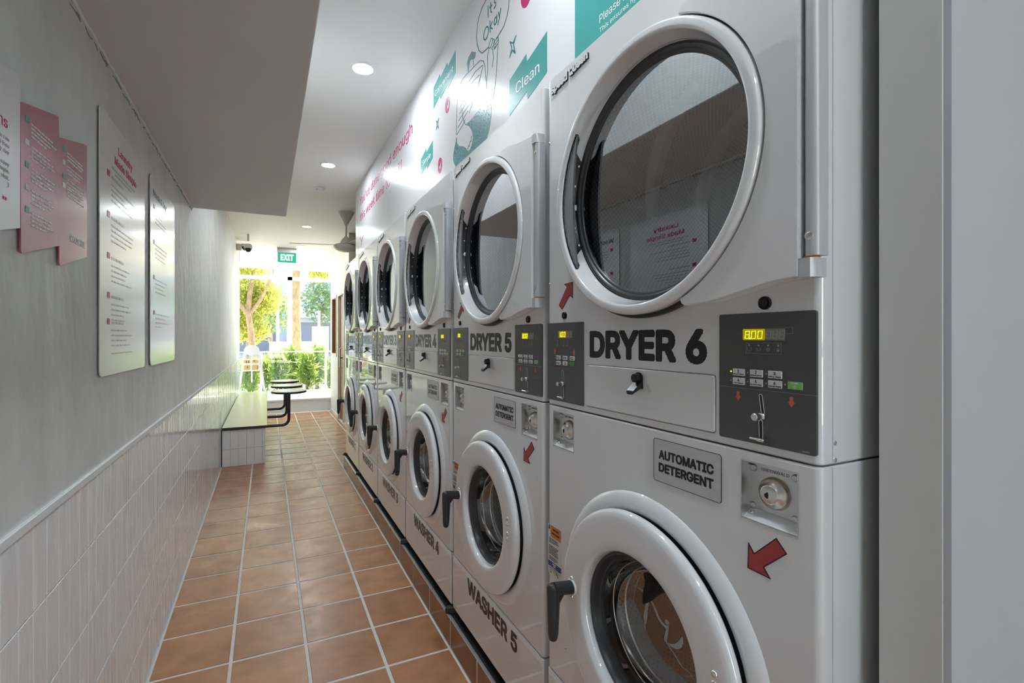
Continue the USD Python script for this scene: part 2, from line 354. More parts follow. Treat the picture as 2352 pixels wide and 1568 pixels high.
part(wf, 'pier', [bx(1.115, 2.4, 7.45, 7.87, -0.02, CEIL), bx(1.115, 1.3, 8.62, 8.78, -0.02, CEIL), bx(1.115, 1.3, 9.46, YEND, -0.02, CEIL), bx(1.115, 1.3, 7.87, 8.62, 2.13, CEIL), bx(1.115, 1.3, 8.78, 9.46, 2.13, CEIL), bx(1.115, 1.3, 8.78, 9.46, -0.02, 1.05), bx(1.3, 2.4, 7.87, YEND, -0.02, CEIL)], 'cream_paint')
part(wf, 'pier_end', bx(1.125, 2.39, 7.447, 7.4505, -0.02, CEIL), 'olive_paint')
part(wf, 'skirting', [bx(1.104, 1.1155, 7.46, 7.86, 0, 0.05), bx(1.104, 1.1155, 8.63, YEND, 0, 0.05)], 'cream_paint')

# door standing in the far right wall
dr = thing('door_1', 'brown timber door with a long black pull handle in the far right wall', 'door', (1.115, 8.62, 0), -90, kind='structure')
part(dr, 'frame', [bx(0.0, 0.045, -0.012, 0.16, 0, 2.13), bx(0.705, 0.75, -0.012, 0.16, 0, 2.13), bx(0.045, 0.705, -0.012, 0.16, 2.08, 2.13)], 'frame_cream')
part(dr, 'leaf', chamfer(0.047, 0.50, 0.03, 0.07, 0.01, 2.075, 0.003), 'door_brown')
part(dr, 'edge_board', chamfer(0.50, 0.703, 0.005, 0.06, 0.01, 2.075, 0.003), 'door_orange')
part(dr, 'pull_handle', [chamfer(0.40, 0.46, 0.02, 0.031, 0.82, 1.26, 0.002), tube([(0.43, 0.02, 1.22), (0.43, -0.03, 1.20), (0.43, -0.03, 0.90), (0.43, 0.02, 0.88)], 0.010, 8)], 'chrome', smooth=40)
part(dr, 'lever_handle', [chamfer(0.385, 0.475, 0.014, 0.022, 1.02, 1.08, 0.002), tube([(0.43, 0.02, 1.05), (0.43, -0.035, 1.05), (0.55, -0.035, 1.05)], 0.009, 8)], 'black_plastic', smooth=40)
wn = thing('window_1', 'brown framed glass notice window with red labels in the far right wall', 'window', (1.115, 9.46, 0), -90, kind='structure')
part(wn, 'frame', [bx(0, 0.045, -0.015, 0.10, 1.05, 2.13), bx(0.635, 0.68, -0.015, 0.10, 1.05, 2.13), bx(0.045, 0.635, -0.015, 0.10, 2.085, 2.13), bx(0.045, 0.635, -0.015, 0.10, 1.05, 1.095)], 'frame_cream')
part(wn, 'lining', [bx(0.045, 0.07, 0.0, 0.16, 1.095, 2.085), bx(0.61, 0.635, 0.0, 0.16, 1.095, 2.085), bx(0.045, 0.635, 0.15, 0.17, 1.095, 2.085)], 'door_brown')
part(wn, 'pane', bx(0.07, 0.61, 0.07, 0.074, 1.095, 2.085), 'clear_glass')
part(wn, 'red_label', [bx(0.22, 0.60, 0.066, 0.0695, 1.72, 2.03), bx(0.22, 0.60, 0.066, 0.0695, 1.11, 1.26)], 'sign_red')

# machine plinth
pl = thing('machine_plinth', kind='structure')
part(pl, 'plinth_core', bx(PX + 0.0012, 1.55, 0.453, 5.318, -0.02, 0.1300), 'grout')
pt = {}
for j in range(-6, 13):
    y1 = 3.833 - TP * j; y0 = y1 - TP; a, b = max(y0, 0.454), min(y1, 5.318)
    if b - a < .03: continue
    l = round(b - a - 0.009, 4)
    if l not in pt: pt[l] = chamfer(-0.004, 0.006, -l / 2, l / 2, 0.006, 0.128, 0.0015)
    part(pl, 'plinth_tile', pt[l], 'plinth_tile', at=(PX + 0.004, (a + b) / 2, 0))
part(pl, 'edge_trim', chamfer(PX - 0.001, PX + 0.0130, 0.454, 5.318, 0.1285, 0.1335, 0.0010), 'metal_trim')
part(pl, 'rubber_mat', chamfer(PX + 0.0135, PX + 0.30, 0.456, 5.316, 0.1300, 0.1345, 0.001), 'rubber')
for k in range(7): part(pl, 'rubber_pad', blob([(FX - .006, .448 + .81 * k + .012, .140, .020), (FX + .02, .448 + .81 * k - .004, .143, .020), (FX - .002, .448 + .81 * k + .03, .138, .014)], 2), 'rubber', True)

# ------------------------------------------------------------------ machines: local x along the face, y inwards, z up
def node(name, mesh, material, smooth=False, kids=(), label=None, uv=None): return dict(name=name, mesh=mesh, mat=material, smooth=smooth, kids=list(kids), label=label, uv=uv)
def build(parent, nodes):
    for n in nodes:
        p = part(parent, n['name'], n['mesh'], n['mat'], n['smooth'], n['label'], uv=n['uv'])
        build(p, n['kids'])
def drop(nodes, dz):
    for n in nodes: n['mesh'] = shift(n['mesh'], -dz); drop(n['kids'], dz)
    return nodes
def body_shell(z0, z1):
    o = sbox(0.030, 0.0, 0.8125, 0.72).buffer(-0.012).buffer(0.012, 5)
    def ext(q, a, b):
        m = trimesh.creation.extrude_polygon(q, b - a, engine='earcut'); m.apply_translation((0, 0, a)); return m.vertices
    m = trimesh.convex.convex_hull(np.vstack([ext(o, z0 + .003, z1 - .003), ext(o.buffer(-.003), z0, z1)]))
    return cut(m, bx(0.8105, 0.83, 0.0275, 0.0295, z0 + .004, z1 + .1))
def cyl(cx, cz, r, d0, d1, n=96):
    return trimesh.Trimesh(*_closed(lathe([(0, d0), (r, d0), (r, d1), (0, d1)], cx, cz, n)))
def _closed(m):
    m.merge_vertices(); m.update_faces(m.nondegenerate_faces()); m.fix_normals(); return m.vertices, m.faces
def drum(cx, cz, r, d0, d1, n=72, back=True):
    """An open drum with UVs in metres round the wall."""
    a = np.linspace(0, 2 * np.pi, n + 1); V, UV, Fc = [], [], []
    for d in (d0, d1):
        for t in a: V.append((cx + r * math.cos(t), d, cz + r * math.sin(t))); UV.append((t * r, d))
    for i in range(n): Fc += [[i, i + 1, n + 2 + i], [i, n + 2 + i, n + 1 + i]]
    b = len(V); rings = np.linspace(r, 0.02, 6)
    for q in rings:
        for t in a: V.append((cx + q * math.cos(t), d1, cz + q * math.sin(t))); UV.append((q * math.cos(t), q * math.sin(t)))
    for k in range(5):
        for i in range(n):
            o = b + k * (n + 1) + i; Fc += [[o, o + 1, o + n + 2], [o, o + n + 2, o + n + 1]]
    return trimesh.Trimesh(np.array(V), np.array(Fc), process=False), np.array(UV)
def screw(x, y, z, r=0.0042, h=0.0025): return lathe([(0, -h), (r * .55, -h), (r, -h * .3), (r, 0.001)], x, z, 14), y
def at_y(m, y): m.apply_translation((0, y, 0)); return m
def bolt(x, y, z, r=0.0042, h=0.0025): return at_y(lathe([(0.0001, -h * .55), (r * .3, -h * .55), (r * .32, -h), (r * .6, -h), (r, -h * .35), (r, 0.001)], x, z, 16), y)
def arrow_poly(x, z, w, h, up):
    s = 1 if up else -1
    return Polygon([(x - w * .25, z - s * h / 2), (x + w * .25, z - s * h / 2), (x + w * .25, z), (x + w / 2, z), (x, z + s * h / 2), (x - w / 2, z), (x - w * .25, z)])
SEG = {'a': ((.08, .94), (.92, .94)), 'b': ((.92, .92), (.92, .52)), 'c': ((.92, .48), (.92, .06)), 'd': ((.08, .06), (.92, .06)), 'e': ((.08, .48), (.08, .06)), 'f': ((.08, .92), (.08, .52)), 'g': ((.1, .5), (.9, .5))}
DIG = {'8': 'abcdefg', '0': 'abcdef', '1': 'bc'}
def seg7(ch, x, z, w, h, t):
    return unary_union([LineString([(x + a[0] * w + a[1] * w * .16, z + a[1] * h), (x + b[0] * w + b[1] * w * .16, z + b[1] * h)]).buffer(t / 2, 2) for a, b in (SEG[k] for k in DIG[ch])])

def coin_kids(dx, dz):
    up = LineString([(0.7182 + dx, 1.2840 + dz), (0.7222 + dx, 1.2560 + dz)]); lo = LineString([(0.7182 + dx, 1.2400 + dz), (0.7188 + dx, 1.2150 + dz)])
    return [node('coin_slide', [prism(up.buffer(0.0036, 4), -0.0060, -0.001), prism(lo.buffer(0.0040, 4), -0.0060, -0.001), chamfer(0.7035 + dx, 0.7300 + dx, -0.016, -0.001, 1.2095 + dz, 1.2130 + dz, 0.001), chamfer(0.7130 + dx, 0.7245 + dx, -0.009, -0.001, 1.2065 + dz, 1.2100 + dz, 0.0008),
                                 chamfer(0.712 + dx, 0.7265 + dx, -0.010, -0.001, 1.2445 + dz, 1.2545 + dz, 0.002)], 'chrome'),
            node('coin_slot_gap', [prism(up.buffer(0.0017, 3), -0.0064, -0.005), prism(lo.buffer(0.0023, 3), -0.0064, -0.005)], 'black_plastic'),
            node('coin_knob', at_y(lathe([(0.0001, -.024), (0.0050, -.0238), (0.0062, -.0225), (0.0062, -.014), (0.0045, -.012), (0.0045, 0.0)], 0.7185 + dx, 1.2490 + dz, 24), 0), 'chrome', 40)]

def dryer_nodes():
    cu, cz = 0.437, 1.735
    body = cut(body_shell(1.1865, 2.143), cyl(cu, cz, 0.2715, -0.05, 0.05), cyl(cu, cz, 0.362, 0.024, 0.58), prism(rr(0.2222, 0.6243, 1.2022, 1.3128, 0.006), -0.05, 0.006))
    N = [node('body', body, 'enamel', 25)]
    N.append(node('drawer', slab(rr(0.2240, 0.6225, 1.2040, 1.3110, 0.006), -0.0025, 0.0055, 0.0016), 'enamel', 20, [
        node('drawer_lock', [prism(unary_union([Point(0.4215, 1.2915).buffer(0.0125, 10), sbox(0.409, 1.268, 0.434, 1.2915)]), -0.0065, -0.002),
                             at_y(lathe([(0.0001, -.0195), (0.0072, -.0195), (0.0095, -.0180), (0.0102, -.006)], 0.4215, 1.2915, 28), 0),
                             trimesh.convex.convex_hull(np.array([(0.4095, -.0065, 1.2840), (0.4335, -.0065, 1.2840), (0.4095, -.0065, 1.2700), (0.4335, -.0065, 1.2700), (0.4110, -.0280, 1.2650), (0.4320, -.0280, 1.2650), (0.4110, -.0300, 1.2610), (0.4320, -.0300, 1.2610), (0.4150, -.0310, 1.2560), (0.4280, -.0310, 1.2560), (0.4150, -.027, 1.2560), (0.4280, -.027, 1.2560)]))], 'black_plastic', 35, label='black lock with a thumb pull'),
        node('key_slot', [prism(Point(0.4215, 1.2915).buffer(0.0052, 8).difference(Point(0.4215, 1.2915).buffer(0.0044, 8)), -0.0200, -0.019), prism(rr(0.4206, 0.4224, 1.2880, 1.2950, 0.0006), -0.0200, -0.019)], 'gasket')]))
    # door
    N.append(node('door_seal', lathe([(0.272, -.001), (0.3085, -.001), (0.3095, -.006), (0.3085, -.014), (0.290, -.016)], cu, cz - .001, 96), 'rubber', 40))
    ring = lathe([(0.275, -.006), (0.3000, -.0120), (0.3028, -.0160), (0.3034, -.0290), (0.3020, -.0350), (0.2990, -.0385), (0.2950, -.0398), (0.2870, -.0398), (0.2830, -.0388), (0.2808, -.0365), (0.2798, -.0330), (0.2780, -.0240), (0.2745, -.0110), (0.2700, .0040), (0.2670, .0100)], cu, cz, 144)
    N.append(node('door_ring', ring, 'enamel_gloss', 40))
    def wall_at(t, eps): return np.interp(t, [0, .20, .50, .85, 1], [.2798, .2780, .2745, .2700, .2680]) - eps, np.interp(t, [0, .20, .50, .85, 1], [-.0330, -.0240, -.0110, .0040, .0080])
    def patch(t0, t1, lim, eps, n=140, rows=12):
        V, Fc = [], []
        for i in range(n + 1):
            ph = -lim + 2 * lim * i / n; a, b = t0(ph), t1(ph)
            for j in range(rows + 1):
                r, d = wall_at(a + (b - a) * j / rows, eps); an = math.radians(180 + ph)
                V.append((cu + r * math.cos(an), d, cz + r * math.sin(an)))
        for i in range(n):
            for j in range(rows):
                o = i * (rows + 1) + j; Fc += [[o, o + 1, o + rows + 2], [o, o + rows + 2, o + rows + 1]]
        return trimesh.Trimesh(np.array(V), np.array(Fc), process=False)
    sm = lambda x: x * x * (3 - 2 * x)
    lens = lambda ph: 0.0
    cres = lambda ph: .2785 - .043 * max(0, 1 - (ph / 39) ** 2) ** .9
    def back(ph):
        tip = 0.34 * min(1.0, max(0.0, (39.5 - abs(ph)) / 3.0)) ** .5
        return max(.01, tip + (.92 - tip) * sm(min(1, max(0, (31.5 - abs(ph)) / 8.0))))
    screws = [node('latch_screw', _ring_bolt(cu, cz, ph, t, 0.0042, wall_at), 'chrome', 40) for ph, t in ((-23, .74), (-12, .70), (12, .70), (23, .74))]
    N.append(node('latch_plate', patch(lens, back, 39, 0.0014), 'black_plastic', True, screws + [node('latch_catch', _ring_bolt(cu, cz, 0, .84, 0.0090, wall_at), 'enamel_gloss', 40)], label='black contoured latch plate'))
    outer = [(cu + .2790 * math.cos(math.radians(180 + p)), cz + .2790 * math.sin(math.radians(180 + p))) for p in np.linspace(-39, 39, 60)]
    inner = [(cu + cres(p) * math.cos(math.radians(180 + p)), cz + cres(p) * math.sin(math.radians(180 + p))) for p in np.linspace(39, -39, 60)]
    pull = Polygon(outer + inner).buffer(0)
    N.append(node('finger_pull', [prism(pull, -0.0290, -0.0250), prism(pull.difference(pull.buffer(-.0022)).intersection(Point(cu, cz).buffer(.2770)), -0.0302, -0.0240)], 'finger_metal', False, label='grey metal crescent finger pull'))
    N.append(node('door_gasket', lathe([(0.2700, .0040), (0.2676, .0050), (0.2650, .0030), (0.2615, .0030), (0.2585, .0052), (0.2560, .0090), (0.2530, .0095), (0.2505, .0112), (0.2490, .0140), (0.2490, .0190)], cu, cz, 112), 'gasket', 40))
    N.append(node('door_window', lathe([(0.0001, 0.0140), (0.12, 0.0140), (0.2500, 0.0140)], cu, cz, 96), 'door_glass'))
    # hinge side
    pts = [(0.560, 2.012), (0.563, 2.020), (0.569, 2.0245), (0.578, 2.0250)] + [(x, 2.0250 - .0290 * sm((x - .578) / .222)) for x in np.linspace(.60, .797, 14)]
    low = [(0.7985, 1.4735)] + [(x, 1.4735 - .0295 * sm((.800 - x) / .205)) for x in np.linspace(.785, .60, 14)] + [(0.585, 1.4432), (0.576, 1.4440), (0.570, 1.4480), (0.5665, 1.455)]
    plate = Polygon([*pts, (0.7985, 1.9965), *low, (0.60, 1.735)]).buffer(0).difference(Point(cu, cz).buffer(0.3062, 48))
    plate = max(polys(plate), key=lambda q: q.area)
    a = prism(plate, -0.0285, -0.0005); b = prism(plate.buffer(-0.0022), -0.0320, -0.0284); e2 = prism(plate.buffer(-0.0008), -0.0308, -0.0284)
    N.append(node('hinge_plate', [a, e2, b], 'enamel_gloss'))
    hx = 0.8105
    half = Polygon([(hx - .0085, 0.0), (hx - .0095, -.012), *[(hx + .0015 + .0110 * math.cos(math.radians(a)), -.0165 + .0110 * math.sin(math.radians(a))) for a in range(190, 351, 16)], (hx + .0125, -.012), (hx + .0125, 0.0)])
    N.append(node('hinge_gap', bx(.7965, .8030, -.0040, .0002, 1.475, 1.995), 'black_plastic'))
    def col(q, z0, z1):
        m = trimesh.creation.extrude_polygon(q, z1 - z0, engine='earcut'); m.apply_translation((0, 0, z0)); return m
    N.append(node('hinge_channel', col(half, 1.5045, 1.967), 'hinge_metal', 35, [node('hinge_screw', bolt(hx + .0005, -.0272, 1.534, 0.0060, 0.0015), 'chrome', 40), node('hinge_screw', bolt(hx + .0005, -.0272, 1.940, 0.0060, 0.0015), 'chrome', 40)]))
    for z0, z1 in ((1.4725, 1.5015), (1.969, 1.996)):
        N.append(node('hinge_block', col(Polygon([(hx - .0185, -.001), (hx - .0185, -.0300), (hx - .012, -.0310), (hx + .004, -.0300), (hx + .0095, -.022), (hx + .0105, -.001)]), z0, z1), 'hinge_metal', 35))
    N.append(node('hinge_washer', col(Point(hx - .003, -.014).buffer(0.0105, 10), 1.5008, 1.5050), 'warning_orange', 35, label='thin brass washer between hinge and block'))
    for z in (1.957, 1.540): N.append(node('front_screw', bolt(0.0400, 0, z, 0.0040, 0.003), 'chrome', 40))
    for d, z in ((0.0335, 1.2195), (0.0345, 1.1930)):
        m = lathe([(0.0001, -.0018), (0.0018, -.0018), (0.0036, -.001), (0.0036, 0.001)], 0, 0, 14); v = m.vertices.copy()
        m.vertices = np.stack([0.8125 - v[:, 1], v[:, 0] + d, v[:, 2] + z], 1); N.append(node('side_screw', m, 'chrome', 40))
    # drum
    dm, uv = drum(cu, cz, 0.350, 0.028, 0.560); N.append(node('drum', dm, 'drum_metal', True, uv=uv))
    def rib(a0, a1, dA, dB, hgt, wid, n=18):
        V, Fc = [], []
        for i in range(n + 1):
            a = math.radians(a0 + (a1 - a0) * i / n); d = dA + (dB - dA) * i / n; w = wid * (.45 + .55 * math.sin(math.pi * (.08 + .84 * i / n)))
            for r, dd in ((.3495, -w / 2), (.3495 - hgt, -w * .22), (.3495 - hgt, w * .22), (.3495, w / 2)): V.append((cu + r * math.cos(a), d + dd, cz + r * math.sin(a)))
        for i in range(n):
            for k in range(3): o = 4 * i + k; Fc += [[o, o + 1, o + 5], [o, o + 5, o + 4]]
        for o in (0, 4 * n): Fc += [[o, o + 1, o + 2], [o, o + 2, o + 3]]
        return trimesh.Trimesh(np.array(V), np.array(Fc), process=False)
    for a0, a1, dA, dB in ((108, 176, .285, .345), (92, 168, .505, .545), (228, 300, .285, .345), (-12, 56, .285, .345)): N.append(node('drum_rib', rib(a0, a1, dA, dB, .022, .062), 'baffle', 30))
    # control panels
    def panel(x0, x1, kids): return node('control_panel', slab(rr(x0, x1, 1.2004, 1.4240, 0.004), -0.0022, 0.004, 0.0005), 'panel_grey', False, kids)
    K = [node('display', prism(rr(0.6819, 0.7578, 1.3775, 1.3970, 0.001), -0.0026, -0.002), 'digit_off'), node('display_glow', prism(rr(0.6819, 0.7236, 1.3775, 1.3970, 0.002), -0.0029, -0.0025), 'led_back'),
         node('lit_digits', prism(unary_union([seg7(c, x, 1.3797, 0.0090, 0.0142, 0.0013) for c, x in (('8', .6858), ('0', .6975), ('0', .7095))] + [Point(.6962, 1.3803).buffer(.0012)]), -0.0032, -0.0028), 'led_digit'),
         node('unlit_digits', prism(unary_union([seg7('8', x, 1.3797, 0.0090, 0.0142, 0.0010) for x in (.7245, .7362, .7478)]), -0.0029, -0.0025), 'digit_line'),
         node('print_lines', prism(unary_union([rr(0.6877, 0.7515, 1.3545, 1.3730, .0004).difference(rr(0.6881, 0.7511, 1.3549, 1.3726, .0004)), rr(0.7578, 0.7707, 1.3884, 1.3983, .0004).difference(rr(0.7581, 0.7704, 1.3887, 1.3980, .0004)), sbox(0.6340, 1.2930, 0.8075, 1.2935)]), -0.0025, -0.002), 'grey_print'),
         node('indicator_icon', prism(unary_union([strokes([[(x - .0042, 1.3645), (x - .0030, 1.3598), (x + .0030, 1.3598), (x + .0042, 1.3645)], [(x - .0042, 1.3645), (x - .0022, 1.3645)], [(x + .0022, 1.3645), (x + .0042, 1.3645)]], .0005) for x in (.6943, .7117)] + [strokes([[(.7088, 1.3622), (.7146, 1.3622)]], .0005), Point(.7290, 1.3620).buffer(.0030).difference(Point(.7290, 1.3620).buffer(.0025)), Point(.7290, 1.3620).buffer(.0016).difference(Point(.7290, 1.3620).buffer(.0011)), rr(.7440, .7484, 1.3592, 1.3622, .0004).difference(Point(.7462, 1.3607).buffer(.0008)), strokes([[(.7448, 1.3622), (.7448, 1.3640), (.7462, 1.3648), (.7476, 1.3640), (.7476, 1.3622)]], .0005)]), -0.0025, -0.002), 'grey_print')]
    for x in (.6943, .7117, .7290, .7464): K.append(node('indicator_lamp', prism(Point(x, 1.3686).buffer(.0016), -0.0028, -0.002), 'grey_print'))
    names = [('1', 'Normal Wash'), ('2', 'Normal Wash'), ('3', 'Heavy Wash'), ('4', 'Hot Wash'), ('5', 'Hot Heavy Wash'), ('6', 'Delicate Wash')]
    inks = []
    for k, (d, w) in enumerate(names):
        x0 = (.6622, .6959, .7294)[k % 3]; z0 = (1.3146, 1.2988)[k // 3]
        K.append(node('button', slab(rr(x0, x0 + .0240, z0, z0 + .0125, .0012), -0.0040, -0.0018, .0006), 'button_white'))
        g = text(d, 0, z0 + .0056, .0048, bold=True); inks.append(affinity.translate(g, x0 + .0120 - g.bounds[2] / 2))
        inks.append(text(w, x0 + (.0030 if len(w) < 10 else .0012), z0 + .0020, .0019, width=.0180 if len(w) < 10 else .0216, bold=True))
    K.append(node('button_lettering', prism(unary_union(inks), -0.0043, -0.0039), 'ink'))
    K.append(node('start_button', slab(rr(.7629, .7866, 1.2996, 1.3117, .0012), -0.0040, -0.0018, .0006), 'button_green', label='green START button'))
    K.append(node('start_lettering', prism(unary_union([text('START', .7690, 1.3080, .0026, width=.0115, bold=True), Polygon([(.7748, 1.3070), (.7780, 1.3040), (.7748, 1.3010), (.7716, 1.3040)]).difference(Polygon([(.7748, 1.3064), (.7774, 1.3040), (.7748, 1.3016), (.7722, 1.3040)])), sbox(.7745, 1.3026, .7751, 1.3054)]), -0.0043, -0.0039), 'white_print'))
    for i, (x, z) in enumerate([(.6581, 1.3214), (.6579, 1.3055), (.6917, 1.3214), (.6917, 1.3055), (.7256, 1.3214), (.7256, 1.3055), (.7585, 1.3063)]): K.append(node('indicator_lamp', prism(Point(x, z).buffer(.0015), -0.0030, -0.002), 'led_dot' if i == 0 else 'grey_print'))
    K += [node('arrow_print', prism(arrow_poly(x, z, .0118, .0168, False), -0.0026, -0.002), 'orange_print') for x, z in ((.6725, 1.2785), (.7684, 1.2792))]
    K.append(node('small_print', prism(unary_union(dashes(.786, 1.2035, [.004, .006], .0016)), -0.0026, -0.002), 'grey_print'))
    N.append(panel(0.6325, 0.8072, K + coin_kids(0, 0)))
    L = [node('display', prism(rr(0.0874, 0.1582, 1.3812, 1.4003, 0.001), -0.0026, -0.002), 'digit_off'), node('display_glow', prism(rr(0.0940, 0.1300, 1.3812, 1.4003, 0.002), -0.0029, -0.0025), 'led_back'),
         node('lit_digits', prism(unary_union([seg7(c, x, 1.3836, 0.0082, 0.0142, 0.0013) for c, x in (('1', .0930), ('0', .1052), ('0', .1168))] + [Point(.1036, 1.3842).buffer(.0009)]), -0.0032, -0.0028), 'led_digit'),
         node('unlit_digits', prism(unary_union([seg7('8', x, 1.3836, 0.0078, 0.0142, 0.0010) for x in (.1322, .1412, .1500)]), -0.0029, -0.0025), 'digit_line'),
         node('small_print', prism(unary_union(sum([dashes(x, z, [.004, .004], .0012) for x in (.0800, .1120, .1300) for z in (1.3600, 1.3575)], []) + [strokes([[(x + .004, 1.3700), (x + .004, 1.3640)]], .0006) for x in (.0820, .1160, .1340)] + [Point(x, 1.3730).buffer(.0014) for x in (.0860, .1190, .1370)]), -0.0026, -0.002), 'grey_print'),
         node('red_line', prism(sbox(.0345, 1.2968, .2040, 1.2976), -0.0025, -0.002), 'red_print'),
         *[node('arrow_print', prism(arrow_poly(x, z, .0118, .0172, True), -0.0026, -0.002), 'orange_print') for x, z in ((.0714, 1.3425), (.1676, 1.3412))]]
    ink = []
    for k in range(6):
        x0 = (.0799, .1141, .1482)[k % 3]; z0 = (1.3192, 1.3038)[k // 3]
        L.append(node('start_button' if k == 5 else 'button', slab(rr(x0, x0 + .0232, z0, z0 + .0115, .0012), -0.0040, -0.0018, .0006), 'button_dark_green' if k == 5 else 'button_white'))
        if k < 5: ink += [sbox(x0 + .003, z0 + .0025, x0 + .0055, z0 + .0090)] * (k != 4) + dashes(x0 + .008, z0 + .0065, [.005, .005], .0016) + dashes(x0 + .008, z0 + .0030, [.006, .003], .0016)
        L.append(node('indicator_lamp', prism(Point(x0 - .0042, z0 + .006).buffer(.0012), -0.0030, -0.002), 'grey_print'))
    L.append(node('button_lettering', prism(unary_union(ink), -0.0043, -0.0039), 'ink'))
    N.append(panel(0.0305, 0.2105, L + coin_kids(-0.602, 0.003)))
    N.append(node('lock_plug', at_y(lathe([(.0001, -.0035), (.0065, -.0035), (.0070, -.0015), (.0088, -.0015), (.0108, -.0040), (.0114, -.0020), (.0114, .001)], .7223, 1.4402, 32), 0), 'black_plastic', 40))
    N.append(node('lock_plug', at_y(lathe([(.0001, -.0055), (.0060, -.0055), (.0064, -.0025), (.0080, -.0025), (.0094, -.0050), (.0100, -.0030), (.0100, .001)], .1205, 1.4436, 32), 0), 'black_plastic', 40))
    up = Polygon([(.0895, 1.4741), (.1063, 1.4612), (.1455, 1.4985), (.1597, 1.4894), (.1597, 1.5346), (.1165, 1.5325), (.1310, 1.5240)])
    N.append(node('arrow_sticker', prism(up.buffer(-.0012, join_style=2), -0.0008, 0.0002), 'red_print', kids=[node('arrow_outline', prism(up.difference(up.buffer(-.0013, join_style=2)), -0.0009, 0.0002), 'ink')], label='red arrow sticker pointing to the door'))
    w = text('Speed Queen', .0540, 2.0935, .0185, width=.1760, bold=True, shear=.10)
    N.append(node('badge', prism(w.buffer(.0019), -0.0030, 0.0005), 'rubber', kids=[node('badge_lettering', prism(w.buffer(.0010), -0.0048, -0.0025), 'badge_silver')], label='raised chrome lettering badge'))
    return drop(N, 1.1865)
def _ring_bolt(cu, cz, ph, t, r, wall_at):
    an = math.radians(180 + ph); rad, d = wall_at(t, .0018)
    m = trimesh.creation.icosphere(2, r); v = m.vertices * (.5, 1, 1); nrm = np.array([-math.cos(an), -.28, -math.sin(an)]); nrm /= np.linalg.norm(nrm)
    R = trimesh.geometry.align_vectors((1, 0, 0), nrm)[:3, :3]; m.vertices = v @ R.T + (cu + rad * math.cos(an), d, cz + rad * math.sin(an)); return m

